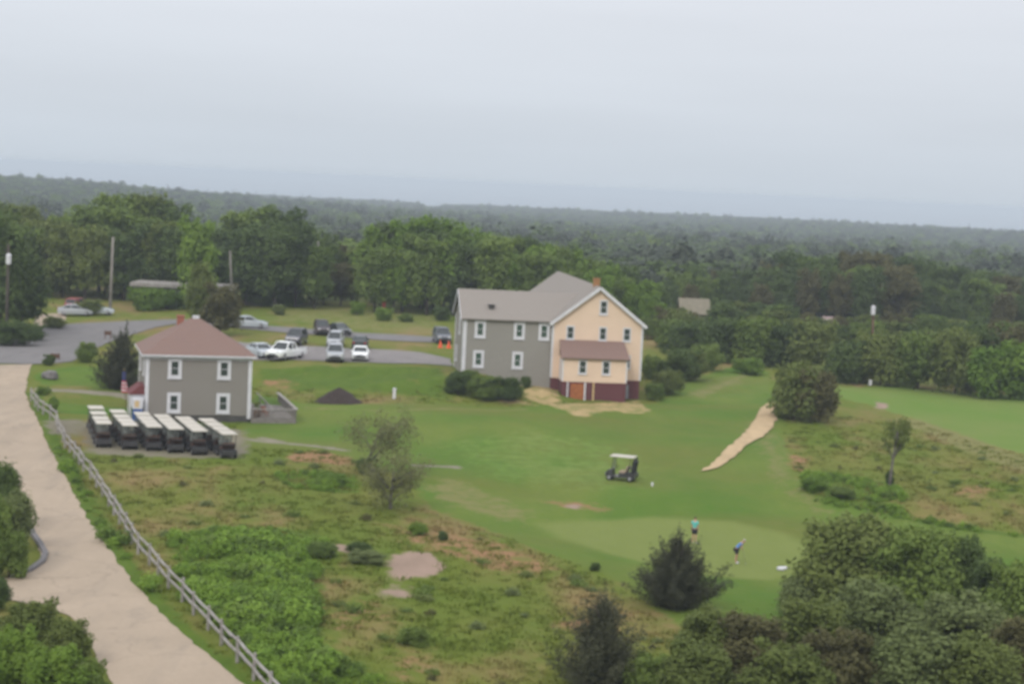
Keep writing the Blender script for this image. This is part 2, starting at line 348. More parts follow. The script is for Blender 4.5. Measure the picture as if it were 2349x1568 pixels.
Z['lawn'] = np.maximum.reduce([poly_mask([(585, 905), (700, 925), (1000, 925), (1230, 930), (1500, 925), (1560, 880), (1680, 842), (1760, 850), (1790, 930), (1795, 1000), (1825, 1090), (1870, 1135), (1950, 1150), (2100, 1190), (2349, 1225), (2420, 1240), (2420, 1420), (2200, 1420), (1900, 1400), (1700, 1440), (1560, 1440), (1430, 1335), (1330, 1293), (1200, 1245), (1080, 1196), (985, 1165), (950, 1110), (840, 1060), (770, 1036), (560, 1020), (560, 975)], .7),
    poly_mask([(75, 860), (180, 838), (320, 850), (330, 930), (200, 885), (100, 882)], .6), poly_mask([(100, 920), (320, 935), (320, 950), (190, 950), (110, 945)], .6)])
Z['rank'] = np.maximum.reduce([poly_mask([(390, 1240), (520, 1205), (700, 1215), (760, 1240), (740, 1330), (735, 1430), (760, 1500), (900, 1568), (640, 1590), (560, 1490), (430, 1350)], 1.0), poly_mask([(1840, 1085), (1930, 1090), (2060, 1110), (2090, 1150), (1960, 1150), (1870, 1130)], .7), poly_mask([(640, 1090), (740, 1075), (820, 1090), (830, 1130), (760, 1130), (660, 1115)], .7),
    poly_mask([(585, 842), (760, 838), (1020, 845), (1020, 915), (900, 900), (700, 895), (600, 880)], .7)*.8, line_mask([(75, 900), (140, 1040), (215, 1180), (300, 1310), (420, 1450), (560, 1575)], 1.2, .5), line_mask([(1880, 1137), (1960, 1157), (2040, 1168), (2120, 1196), (2220, 1213), (2360, 1230)], 1.1, .4)])
Z['fairway'] = np.maximum(poly_mask([(1915, 886), (2050, 885), (2420, 912), (2420, 1060), (2200, 1000), (2080, 955), (1985, 925), (1925, 912)], .8), poly_mask([(980, 1010), (1250, 985), (1400, 1010), (1500, 1060), (1450, 1130), (1300, 1120), (1100, 1090)], 2.5)*.5)
Z['green'] = poly_mask([(1230, 1200), (1330, 1192), (1500, 1185), (1680, 1195), (1800, 1222), (1880, 1260), (1870, 1310), (1760, 1330), (1600, 1318), (1400, 1270), (1290, 1235)], .5)
Z['pale'] = np.maximum.reduce([poly_mask([(2020, 960), (2120, 990), (2240, 1045), (2420, 1105), (2420, 1075), (2250, 1010), (2110, 962)], .8)*.9, poly_mask([(960, 1120), (1010, 1090), (1130, 1130), (1250, 1180), (1180, 1205), (1030, 1160)], 1.2)*.6, poly_mask([(1560, 905), (1690, 855), (1740, 862), (1620, 912)], 1.0)*.6, poly_mask([(1700, 950), (1790, 1000), (1830, 1110), (1950, 1180), (1850, 1175), (1760, 1090)], 1.2)*.55, line_mask([(700, 935), (900, 942), (1200, 938)], .9)*.7, poly_mask([(610, 712), (720, 704), (900, 712), (1030, 722), (1030, 770), (820, 758), (700, 742), (600, 735)], 2.5)*.5])
Z['rust'] = np.maximum.reduce([poly_mask([(655, 1050), (680, 1034), (740, 1032), (800, 1055), (790, 1066), (700, 1060)], .5), poly_mask([(590, 872), (650, 868), (700, 885), (640, 893)], .8)*.6, poly_mask([(1230, 1148), (1300, 1143), (1420, 1165), (1380, 1178), (1290, 1165)], .9)*.5, poly_mask([(1810, 1040), (1860, 1050), (1850, 1085), (1815, 1075)], .9)*.8, poly_mask([(2200, 1110), (2300, 1120), (2250, 1145), (2180, 1135)], 1.)*.6,
    poly_mask([(860, 1200), (1000, 1215), (1200, 1260), (1300, 1300), (1250, 1330), (1080, 1300), (930, 1250)], 1.2)*.55, poly_mask([(740, 1390), (860, 1380), (900, 1420), (820, 1450), (745, 1440)], 1.2)*.55, poly_mask([(1300, 1400), (1450, 1420), (1400, 1460), (1250, 1440)], 1.2)*.6, poly_mask([(880, 1500), (980, 1490), (1000, 1550), (900, 1560)], 1.2)*.55])
Z['sand'] = np.maximum.reduce([poly_mask([(890, 1275), (945, 1262), (985, 1268), (1022, 1300), (1000, 1318), (940, 1322), (905, 1335), (893, 1310)], .4), poly_mask([(755, 1245), (800, 1250), (812, 1268), (785, 1266)], .3), poly_mask([(1300, 1155), (1335, 1158), (1335, 1168), (1305, 1166)], .3)*.75, poly_mask([(2010, 922), (2036, 925), (2034, 938), (2012, 936)], .5), poly_mask([(860, 1350), (930, 1340), (960, 1365), (880, 1372)], .7)*.7])
Z['straw'] = np.maximum.reduce([poly_mask([(1195, 895), (1260, 875), (1290, 920), (1260, 925), (1210, 918)], .5)*.66, poly_mask([(1240, 922), (1350, 925), (1470, 918), (1495, 938), (1480, 950), (1385, 942), (1350, 957), (1310, 952)], .5)*.62, poly_mask([(1080, 915), (1200, 915), (1260, 930), (1180, 926)], .4)*.6])
Z['pathway'] = np.maximum.reduce([line_mask([(545, 1003), (600, 1012), (700, 1020), (790, 1032)], .9), line_mask([(960, 1067), (1050, 1071)], 1.2)*.9, line_mask([(100, 893), (200, 898), (300, 910), (330, 920)], 2.2), line_mask([(600, 1004), (640, 1012)], 1.0)])
Z['pad'] = np.maximum.reduce([poly_mask([(185, 965), (330, 960), (560, 985), (575, 1035), (545, 1052), (200, 1040)], .8)*.8, poly_mask([(90, 965), (190, 962), (200, 1000), (120, 995)], .7)*.8])
Z['woodland'] = np.clip((gy-285)/40, 0, 1)
road_poly = [G(*q)[:2] for q in [(-60, 838), (75, 836), (58, 905), (140, 1078), (200, 1190), (300, 1330), (400, 1440), (565, 1575), (600, 1640), (290, 1640), (205, 1470), (165, 1412), (-80, 1385), (-80, 1335), (95, 1290), (66, 1200), (-60, 980)]]
roadm = poly_mask(road_poly, 1.2, True)
flat_ = np.maximum.reduce([np.clip(roadm*4, 0, 1)]+[np.clip(poly_mask(p_, 1.2)*4, 0, 1) for p_ in ([(400, 770), (700, 780), (1040, 800), (1040, 850), (500, 830)], [(-60, 842), (-60, 780), (100, 715), (300, 725), (600, 735), (1040, 768), (1040, 795), (700, 775), (400, 755), (165, 842)])])
from mathutils import noise as mnoise
rough = 1-np.clip(np.maximum.reduce([flat_, Z['lawn'], Z['green'], Z['fairway'], Z['pad'], Z['pathway']]), 0, 1)
from mathutils import noise as mnoise
near = (gy > 62) & (gy < 250) & (abs(gx) < 62)
nn = np.zeros_like(gx)
idx = np.where(near)[0]
nn[idx] = [mnoise.noise((gx[i]*.45, gy[i]*.45, 3.3))*.10+mnoise.noise((gx[i]*1.3, gy[i]*1.3, 8.3))*.06 for i in idx]
gz2 = gz+nn*rough*near
nx, ny = len(xs), len(ys)
ii = np.arange(nx*ny).reshape(ny, nx)
quads = np.stack([ii[:-1, :-1], ii[:-1, 1:], ii[1:, 1:], ii[1:, :-1]], -1).reshape(-1, 4)
def fast_mesh(name, V, F, smooth=True):
    me = bpy.data.meshes.new(name); n = F.shape[1]
    me.vertices.add(len(V)); me.vertices.foreach_set('co', np.asarray(V, np.float32).ravel())
    me.loops.add(F.size); me.loops.foreach_set('vertex_index', F.astype(np.int32).ravel())
    me.polygons.add(len(F)); me.polygons.foreach_set('loop_start', np.arange(0, F.size, n, dtype=np.int32)); me.polygons.foreach_set('loop_total', np.full(len(F), n, np.int32))
    me.polygons.foreach_set('use_smooth', np.full(len(F), smooth)); me.update(); me.validate(); return me
gme = fast_mesh('ground', np.stack([gx, gy, gz2], -1), quads)
for k_, v_ in Z.items():
    a = gme.attributes.new(k_, 'FLOAT', 'POINT'); a.data.foreach_set('value', v_.astype(np.float32))
tag(link('ground', gme, gm), kind='structure')

# draped sheets: roads, parking, path
def drape(name, pix, mat, lift=.06, step=.6, world=None):
    pl = [Vector((*G(*q)[:2], 0)) for q in pix] if world is None else [Vector((*q, 0)) for q in world]
    pts = []
    for i in range(len(pl)):
        a, b_ = pl[i], pl[(i+1) % len(pl)]; n = max(1, int((b_-a).length/step))
        for k in range(n):
            q = a.lerp(b_, k/n); pts.append(q+Vector((mnoise.noise((q.x*.9, q.y*.9, 1.1))*.22+mnoise.noise((q.x*2.6, q.y*2.6, 4.1))*.10, mnoise.noise((q.x*.9, q.y*.9, 7.7))*.22, 0)))
    bm = bmesh.new(); f = bm.faces.new([bm.verts.new(p) for p in pts]); bmesh.ops.triangulate(bm, faces=[f])
    mn = [min(p[i] for p in pl) for i in (0, 1)]; mxx = [max(p[i] for p in pl) for i in (0, 1)]
    for ax in (0, 1):
        nrm = Vector((1, 0, 0)) if ax == 0 else Vector((0, 1, 0)); s = 1.5
        k = mn[ax]+s
        while k < mxx[ax]:
            bmesh.ops.bisect_plane(bm, geom=bm.verts[:]+bm.edges[:]+bm.faces[:], plane_co=nrm*k, plane_no=nrm); k += s
    zz = h(np.array([v.co.x for v in bm.verts]), np.array([v.co.y for v in bm.verts]))
    for v, z_ in zip(bm.verts, zz): v.co.z = z_+lift
    bmesh.ops.recalc_face_normals(bm, faces=bm.faces)
    me = bpy.data.meshes.new(name); bm.to_mesh(me); bm.free()
    for p_ in me.polygons: p_.use_smooth = True
    if sum(p_.normal.z for p_ in me.polygons) < 0: me.flip_normals()
    return tag(link(name, me, mat), kind='structure')
def paving(name, c1, c2, dark, crack=True):
    m, t, b = newmat(name); b.inputs['Roughness'].default_value = .92; b.inputs['Specular IOR Level'].default_value = .15
    pos = coord(t, True); k = noise(t, pos, .35, 6, .65, .35, .65, stretch=(1, .6, 1)); k2 = noise(t, pos, 4, 3, .6, .3, .7); st = noise(t, pos, .5, 5, .7, .56, .72, stretch=(1, .4, 1)); tr_ = noise(t, pos, .8, 4, .6, .52, .7, stretch=(1, .12, 1))
    c = mixc(t, k, c1, c2); f = t.nodes.new('ShaderNodeMath'); f.operation = 'MULTIPLY'; f.inputs[1].default_value = .25; t.links.new(k2, f.inputs[0])
    c = mixc(t, f.outputs[0], c, tuple(x*.75 for x in c2)); s = t.nodes.new('ShaderNodeMath'); s.operation = 'MULTIPLY'; s.inputs[1].default_value = .55; t.links.new(st, s.inputs[0])
    c = mixc(t, s.outputs[0], c, dark); s3 = t.nodes.new('ShaderNodeMath'); s3.operation = 'MULTIPLY'; s3.inputs[1].default_value = .35; t.links.new(tr_, s3.inputs[0]); c = mixc(t, s3.outputs[0], c, dark)
    vo = t.nodes.new('ShaderNodeTexVoronoi'); vo.feature = 'DISTANCE_TO_EDGE'; vo.inputs['Scale'].default_value = .16; nv = t.nodes.new('ShaderNodeVectorMath'); nv.operation = 'ADD'; nn_ = t.nodes.new('ShaderNodeTexNoise'); nn_.inputs['Scale'].default_value = .5; nn_.inputs['Detail'].default_value = 4; t.links.new(pos, nn_.inputs['Vector']); ns_ = t.nodes.new('ShaderNodeVectorMath'); ns_.operation = 'SCALE'; ns_.inputs['Scale'].default_value = 4.0; t.links.new(nn_.outputs['Color'], ns_.inputs[0]); t.links.new(pos, nv.inputs[0]); t.links.new(ns_.outputs[0], nv.inputs[1]); t.links.new(nv.outputs[0], vo.inputs['Vector'])
    vr = t.nodes.new('ShaderNodeMapRange'); vr.inputs[1].default_value = .004; vr.inputs[2].default_value = .016; vr.inputs[3].default_value = .28; vr.inputs[4].default_value = 0; t.links.new(vo.outputs['Distance'], vr.inputs[0]); c = mixc(t, vr.outputs[0], c, tuple(x*.6 for x in dark))
    t.links.new(c, b.inputs['Base Color']); bump(t, b, k2, .3, .02); return m
m_road = paving('pale_road', (.385, .31, .232), (.34, .275, .205), (.235, .20, .16))
m_asph = paving('grey_asphalt', (.19, .18, .175), (.165, .158, .155), (.135, .13, .13))
m_park = paving('pale_asphalt', (.23, .215, .205), (.195, .18, .175), (.16, .15, .145))
drape('road', [(-60, 838), (75, 836), (62, 870), (58, 905), (85, 962), (140, 1078), (200, 1190), (300, 1330), (400, 1440), (565, 1575), (600, 1640), (290, 1640), (255, 1568), (205, 1470), (165, 1412), (80, 1390), (30, 1378), (-80, 1385), (-80, 1335), (30, 1325), (95, 1290), (88, 1250), (66, 1200), (40, 1120), (-10, 1050), (-60, 980)], m_road, .05)
drape('parking_lot', [(470, 778), (600, 791), (700, 794), (850, 801), (960, 808), (1000, 816), (1033, 824), (1036, 840), (930, 834), (760, 829), (580, 826), (520, 822)], m_park, .06)
drape('lane', [(-60, 830), (-60, 800), (0, 786), (60, 765), (100, 748), (200, 741), (330, 735), (420, 733), (520, 740), (600, 747), (720, 756), (1035, 776), (1035, 788), (900, 782), (720, 768), (600, 758), (520, 752), (400, 744), (340, 756), (290, 771), (240, 790), (200, 812), (165, 830), (78, 836), (0, 834)], m_asph, .065)
drape('track', [(85, 722), (150, 718), (150, 735), (110, 745), (75, 752)], m_road, .055)
m_chip = paving('straw_path', (.50, .37, .22), (.40, .30, .175), (.30, .225, .13))
drape('path', [(1605, 1082), (1640, 1060), (1690, 1010), (1725, 975), (1748, 935), (1765, 924), (1786, 928), (1785, 955), (1770, 985), (1745, 1005), (1715, 1020), (1690, 1045), (1660, 1068), (1625, 1080)], m_chip, .10)
kb = MB()
kp = [Vector(G(*q)) for q in [(60, 1190), (76, 1228), (92, 1250), (104, 1272), (98, 1290), (70, 1310), (30, 1326)]]
for a, b_ in zip(kp[:-1], kp[1:]): kb.beam(a+Vector((0, 0, .08)), b_+Vector((0, 0, .08)), .3, .26)
tag(kb.build('kerb', MT['palegrass']), kind='structure')
# sea
sm, t, b = newmat('sea_water'); b.inputs['Roughness'].default_value = .25; b.inputs['Specular IOR Level'].default_value = .5
t.links.new(mixc(t, noise(t, coord(t, True), .002, 4), (.045, .085, .12), (.055, .10, .135)), b.inputs['Base Color']); bump(t, b, noise(t, coord(t, True), .15, 3), .5, .6)
MB().add([(15800*math.cos(k*math.pi/60), 15800*math.sin(k*math.pi/60), -40) for k in range(120)], [tuple(range(120))]).build('sea', sm)
tag(bpy.data.objects['sea'], kind='structure')

# ------------------------------------------------------------------ foliage
def leaf_mesh(name, clumps, n, size, mat, seed, up=.35, shell=.55, asp=(.5, 1.0), flat=1.0):
    r = np.random.default_rng(seed); C_ = np.array(clumps, float)
    k = r.choice(len(C_), n, p=C_[:, 3]**2/np.sum(C_[:, 3]**2))
    d = r.normal(size=(n, 3)); d /= np.linalg.norm(d, axis=1)[:, None]
    rad = C_[k, 3]*(shell+(1.08-shell)*r.random(n)**.6)*np.where(r.random(n) < .14, 1+.75*r.random(n), 1)
    c_ = C_[k, :3]+d*rad[:, None]*np.array([1, 1, flat]); c_[:, 2] = np.maximum(c_[:, 2], .02)
    nr = d*.7+np.array([0, 0, up])+r.normal(size=(n, 3))*.45; nr /= np.linalg.norm(nr, axis=1)[:, None]
    a = np.cross(nr, r.normal(size=(n, 3))); a /= np.linalg.norm(a, axis=1)[:, None]; b_ = np.cross(nr, a)
    s = size*(.6+.8*r.random(n)); sa = (s*.5)[:, None]*a; sb = (s*.5*(asp[0]+(asp[1]-asp[0])*r.random(n)))[:, None]*b_
    bend = nr*(s*.12)[:, None]
    V = np.stack([c_-sa, c_+sb*.9-bend*0+sa*.1, c_+sa, c_-sb*.9+sa*.1-bend], 1).reshape(-1, 3)
    F = np.arange(n*4).reshape(n, 4)
    me = fast_mesh(name, V, F, False); me.materials.append(mat)
    tv = np.clip(.68*C_[k, 4]+.32*r.random(n), 0, 1)
    at = me.attributes.new('tint', 'FLOAT', 'POINT'); at.data.foreach_set('value', np.repeat(tv, 4).astype(np.float32))
    return me
def clumps_ell(seed, wd, z0, z1, K, rel=.2, lob=None, top=0.0):
    r = np.random.default_rng(seed); out_ = []
    for _ in range(K):
        d = r.normal(size=3); d /= np.linalg.norm(d); q = d*(.25+.75*r.random()**.5)
        zz = (z0+z1)/2+q[2]*(z1-z0)/2*.85; tpr = 1-top*max(0, (zz-z0)/(z1-z0))
        ww = wd/2*.82*tpr
        out_.append((q[0]*ww, q[1]*ww, zz, wd*rel*(.6+.7*r.random()), r.random()))
    return out_
def trunk_mesh(name, ht, r0, limbs, seed, spread=.35, mat=None):
    r = random.Random(seed); m = MB()
    lean = (r.uniform(-.04, .04)*ht, r.uniform(-.04, .04)*ht)
    tp = [(lean[0]*k/4+r.uniform(-.02, .02)*ht*(k > 0), lean[1]*k/4, -.3+(ht+.3)*k/4) for k in range(5)]
    m.tube(tp, [r0*(1.25-.95*k/4) for k in range(5)], 7)
    for i in range(limbs):
        q = r.uniform(.3, .85); z0 = ht*q; a = 2*math.pi*i/limbs+r.uniform(-.4, .4); ln_ = ht*spread*r.uniform(.7, 1.2)
        x0, y0 = lean[0]*q, lean[1]*q
        m.tube([(x0, y0, z0), (x0+math.cos(a)*ln_*.5, y0+math.sin(a)*ln_*.5, z0+ln_*.4), (x0+math.cos(a)*ln_, y0+math.sin(a)*ln_, z0+ln_*.95)], [r0*.45, r0*.3, r0*.08], 5)
    me = m.mesh(name, smooth=True); me.materials.append(mat or MT['bark']); return me
LF = dict(
    dark=leaf('dark_leaf', (.048, .078, .026), (.115, .165, .046)),
    mid=leaf('mid_leaf', (.075, .122, .028), (.185, .250, .056)),
    bright=leaf('bright_leaf', (.095, .175, .024), (.195, .285, .046)),
    olive=leaf('olive_leaf', (.090, .120, .030), (.180, .220, .060)),
    sage=leaf('sage_leaf', (.120, .155, .052), (.185, .225, .085)),
    brown=leaf('brownish_leaf', (.070, .068, .028), (.135, .130, .052)),
    cedar=leaf('cedar_needle', (.038, .042, .024), (.078, .082, .044), .05),
    pine=leaf('pine_needle', (.042, .056, .038), (.070, .084, .052), .15),
    pale=leaf('pale_twig_leaf', (.140, .152, .058), (.205, .210, .095)),
    sprig=leaf('thicket_leaf', (.120, .215, .028), (.230, .345, .050)),
    sprigdark=leaf('thicket_dark_leaf', (.070, .130, .026), (.150, .220, .045)))
PROTO = {}
def proto(kind, var):
    """meshes of one tree or shrub kind: (trunk, crown, natural height, natural width)"""
    key = (kind, var)
    if key in PROTO: return PROTO[key]
    s = hash_(kind)+var*17
    if kind in ('dark', 'mid', 'bright', 'olive', 'brown', 'pine'):            # a tree about 12 m high
        hh, ww = 12.0, 9.0
        z0 = 1.2
        cl = clumps_ell(s, ww, z0, hh, 44, .15, top=.25 if kind != 'pine' else .45)
        r = np.random.default_rng(s); cl += [(r.uniform(-.3, .3)*ww, r.uniform(-.3, .3)*ww, hh*r.uniform(.84, .97), ww*.09, r.random()) for _ in range(9)]
        cr_ = leaf_mesh(kind+'_crown', cl, 6500, .52, LF[kind], s, .6, .5)
        tr_ = trunk_mesh(kind+'_trunk', hh*.72, .22, 7, s)
    elif kind.startswith('shrub_'):                                            # a shrub about 2.4 m high
        k = kind[6:]; hh, ww = 2.4, 3.0
        cl = clumps_ell(s, ww, .1, hh, 46, .13, top=.2)
        r = np.random.default_rng(s); cl += [(r.uniform(-.27, .27)*ww, r.uniform(-.27, .27)*ww, hh*r.uniform(.78, 1.0), ww*.07, r.random()) for _ in range(14)]
        cr_ = leaf_mesh(k+'_shrub_crown', cl, 13000, .125, LF[k], s, .55, .45)
        tr_ = trunk_mesh(k+'_shrub_stem', hh*.6, .06, 7, s, .6)
    elif kind.startswith('bush_'):                                             # larger distant bush, coarser leaves, 5 m high
        k = kind[5:]; hh, ww = 5.0, 6.0
        cl = clumps_ell(s, ww, .2, hh, 36, .16, top=.2)
        r = np.random.default_rng(s); cl += [(r.uniform(-.35, .35)*ww, r.uniform(-.35, .35)*ww, hh*r.uniform(.8, 1.0), ww*.08, r.random()) for _ in range(10)]
        cr_ = leaf_mesh(k+'_bush_crown', cl, 6000, .33, LF[k], s, .55, .45)
        tr_ = trunk_mesh(k+'_bush_stem', hh*.6, .09, 6, s, .5)
    PROTO[key] = (tr_, cr_, hh, ww); return PROTO[key]
def hash_(s): return sum(ord(c)*(i+3) for i, c in enumerate(s)) % 9973
def plant(kind, var, x, y, ht, wd, label, cat, group=None, name=None, z=None, part='crown'):
    tr_, cr_, hh, ww = proto(kind, var)
    if z is None: z = hz(x, y)
    o = empty(name or 'tree', (x, y, z-.05), random.uniform(0, 6.28), label, cat, group, (wd/ww, wd/ww, ht/hh))
    link('trunk' if cat == 'tree' else 'stem', tr_, None, o); link('crown' if cat == 'tree' else 'foliage', cr_, None, o)
    return o

# --- tree belts behind the buildings: (picture column, row of the top) profiles
def belt(profile, dist, rows, kinds, step, label, group, hmul=1.0, dz=9, wmul=.75, name='broadleaf_tree'):
    px = [p[0] for p in profile]; py = [p[1] for p in profile]
    n = 0
    for k in range(rows):
        y0 = dist+k*dz; x = px[0]+(k % 2)*step*.5
        while x <= px[-1]:
            X = x+random.uniform(-.25, .25)*step; y = y0+random.uniform(-3, 3)
            top = np.interp(X, px, py); wx = at_depth(X, y); zt = z_of_row(X, top, y); zg = hz(wx, y)
            fr = 1.0 if k == rows-1 else random.uniform(.62, .9)
            ht = max(3.0, (zt-zg)*fr*hmul*random.uniform(.94, 1.02)); kd = random.choice(kinds)
            plant(kd, random.randrange(3), wx, y, ht, max(3.5, ht*wmul*random.uniform(.8, 1.15)), label, 'tree', group, name)
            x += step*random.uniform(.8, 1.2); n += 1
belt([(-60, 470), (20, 459), (75, 486), (130, 490), (200, 470), (240, 455), (265, 437), (300, 445), (362, 447), (410, 474), (430, 500)], 258, 3, ['dark', 'mid', 'dark', 'olive'], 44, 'tall dark leafy tree in the wood behind the left roadside poles', 'trees of the wood behind the left poles')
belt([(500, 515), (520, 492), (560, 474), (617, 470), (670, 472), (690, 505), (730, 535)], 262, 3, ['dark', 'dark', 'mid'], 44, 'very dark leafy tree in the clump behind the silver car and dark cars', 'trees of the dark clump behind the car park')
belt([(745, 560), (790, 556), (830, 562)], 272, 2, ['olive', 'mid', 'brown'], 38, 'lower olive tree in the dip between two taller tree clumps', 'low trees in the dip behind the car park', wmul=.8)
belt([(850, 520), (900, 506), (950, 494), (1000, 503), (1062, 515), (1130, 530), (1200, 545), (1290, 560), (1350, 588), (1400, 600), (1460, 625), (1520, 660)], 262, 3, ['mid', 'bright', 'bright', 'mid', 'dark'], 42, 'fresh green leafy tree in the dense row behind the cream building', 'trees of the green row behind the cream building')
belt([(1500, 640), (1560, 612), (1610, 610), (1680, 625), (1740, 610), (1809, 570), (1860, 590), (1910, 580), (1990, 573), (2080, 591), (2152, 606), (2261, 620), (2333, 640), (2420, 650)], 312, 3, ['dark', 'dark', 'mid', 'brown'], 42, 'dark green tree in the wood beyond the right fairway shrubs', 'trees of the wood beyond the right fairway')
o = plant('bright', 1, at_depth(447, 246), 246, 12.6, 6.6, 'light yellow-green tree standing between two dark tree clumps', 'tree', None, 'broadleaf_tree')
plant('dark', 2, at_depth(-5, 205), 205, 13.5, 8.5, 'dark tall tree cut by the left photo edge beside the asphalt', 'tree', None, 'broadleaf_tree')
plant('dark', 0, at_depth(48, 210), 210, 8.5, 7.5, 'dark round tree beside the asphalt at the far left', 'tree', None, 'broadleaf_tree')
plant('brown', 1, at_depth(505, 214), 214, 6.2, 5.6, 'dark brownish tree rising behind the peak of the hipped roof', 'tree', None, 'broadleaf_tree')
plant('olive', 1, at_depth(455, 219), 219, 8.2, 4.0, 'thin olive tree behind the chimney of the grey house', 'tree', None, 'broadleaf_tree')
belt([(1490, 720), (1530, 690), (1600, 700), (1650, 680), (1720, 690), (1800, 700), (1880, 728), (1950, 722), (2050, 715), (2150, 722), (2250, 728), (2420, 735)], 252, 2, ['dark', 'mid', 'olive', 'brown'], 40, 'low dark tree in the thicket between the right bushes and the wood', 'low trees of the right thicket', dz=22, wmul=1.1)
# hedge line at the foot of the belts
for (X, Y, ht, wd, kd, lb) in [(30, 792, 2.6, 5.5, 'bush_dark', 'dark bush filling the foot of the trees at the left photo edge'), (75, 782, 1.8, 3.5, 'bush_dark', 'dark bush at the asphalt edge below the far left trees'), (330, 712, 2.9, 6, 'bush_bright', 'long bright green hedge bush right of the left utility pole'), (385, 708, 2.7, 7, 'bush_bright', 'bright green hedge bush below the long pale-roofed building'),
        (590, 700, 2.2, 6, 'bush_mid', 'green bush at the wood edge above the silver car'), (660, 700, 2.0, 6, 'bush_bright', 'light green bush at the wood edge above the dark cars'), (640, 722, 1.4, 2.5, 'bush_olive', 'small brownish bush on the grass beside the grey utility box'),
        (880, 735, 1.7, 3.0, 'bush_bright', 'leafy green bush on the grass bank nearest the middle of the parking'), (820, 722, 1.9, 2.6, 'bush_bright', 'bright green bush on the grass bank right of the dark cars'), (930, 738, 1.2, 2.6, 'bush_mid', 'low green bush on the bank left of the grey wing'), (1012, 735, 1.9, 3, 'bush_dark', 'dark bush at the left edge of the grey wing'),
        (200, 830, 2.0, 2.6, 'shrub_mid', 'rounded green bush left of the dark cedar'), (112, 838, 1.1, 1.5, 'shrub_dark', 'small dark bush above the grey boulder'), (100, 905, .8, 1.6, 'shrub_bright', 'small bright weed bush beside the fence top end'), (120, 945, 1.3, 1.3, 'shrub_bright', 'leafy green bush at the fence left of the golf carts'),
        (125, 752, 1.4, 3.0, 'bush_olive', 'low olive bush on the asphalt island at the far left'), (205, 722, 2.0, 4.2, 'bush_olive', 'rounded olive bush in front of the silver cars')]:
    q = G(X, Y); plant(kd, random.randrange(3), q[0], q[1], ht, wd, lb, 'bush', None, 'bush')
# shrubs of the right: mid belt beyond the lawn and around the cream building
for (X, Y, top, wpx, kd, lb) in [
        (1522, 850, 828, 70, 'bush_dark', 'dark round bush against the right wall of the cream building'), (1555, 872, 800, 110, 'bush_dark', 'dark leafy bush right of the cream building above the lawn'), (1500, 918, 880, 60, 'bush_mid', 'low green bush at the right foot of the burgundy basement'), (1530, 905, 850, 90, 'bush_olive', 'greyish bush with pale foliage right of the cream building'),
        (1545, 800, 735, 110, 'bush_mid', 'tall green bush behind the white side porch'), (1590, 815, 738, 120, 'bush_dark', 'dark green thicket tree left of the mown gap'), (1655, 830, 735, 130, 'bush_dark', 'dark green thicket tree above the mown gap'), (1725, 838, 732, 130, 'bush_mid', 'green thicket tree behind the big lawn bush'), (1790, 842, 745, 110, 'bush_dark', 'dark thicket tree left of the olive domed tree'), (1715, 858, 822, 90, 'bush_bright', 'low light green bush where the mown strip ends'),
        (1858, 850, 735, 150, 'bush_olive', 'domed olive tree behind the big lawn bush'), (1945, 878, 785, 130, 'bush_dark', 'dark bush at the left end of the right fairway edge'), (2020, 882, 762, 150, 'bush_olive', 'olive bush behind the white fairway marker'), (2105, 892, 765, 150, 'bush_mid', 'green bush third from the left along the fairway edge'), (2190, 902, 760, 150, 'bush_olive', 'pale olive bush along the fairway edge'), (2265, 912, 800, 150, 'bush_bright', 'bright green bush along the fairway edge near the photo edge'), (2340, 916, 790, 150, 'bush_bright', 'bright green bush cut by the right photo edge above the fairway'), (2230, 885, 745, 150, 'bush_dark', 'dark olive tree rising behind the fairway bushes'), (2320, 890, 752, 150, 'bush_brown', 'brownish tree behind the fairway bushes at the photo edge'), (1980, 872, 805, 90, 'bush_brown', 'brown twiggy bush left of the white fairway marker'),
        (1585, 872, 805, 90, 'bush_olive', 'olive bush between the cream building bushes and the mown gap'), (1490, 868, 815, 60, 'bush_mid', 'green bush at the back right corner of the cream building'), (1620, 850, 790, 90, 'bush_mid', 'green bush at the left end of the mown gap'),
        (1820, 962, 838, 150, 'bush_olive', 'big grey-green bush left stem by the straw path top'), (1860, 966, 850, 125, 'bush_brown', 'big dark olive bush on the lawn right of the straw path')]:
    q = G(X, Y); s = FPX/q[1]
    plant(kd, random.randrange(3), q[0], q[1], (Y-top)/s*1.02, wpx/s, lb, 'bush', None, 'bush')
for (X, Y, top, wpx, kd, lb) in [(1050, 905, 852, 80, 'shrub_dark', 'dark bluish bush below the left windows of the grey wing'), (1110, 915, 862, 100, 'shrub_mid', 'dark green bush in the middle of the bed below the grey wing'), (1165, 917, 866, 90, 'shrub_dark', 'dark green bush at the right end of the bed below the grey wing'), (1075, 888, 848, 70, 'shrub_mid', 'green bush close against the grey wing wall'), (1205, 890, 862, 35, 'shrub_dark', 'small dark bush beside the annex corner')]:
    q = G(X, Y); s = FPX/q[1]; plant(kd, random.randrange(3), q[0], q[1], (Y-top)/s, wpx/s, lb, 'bush', 'bushes below the grey wing', 'bush')
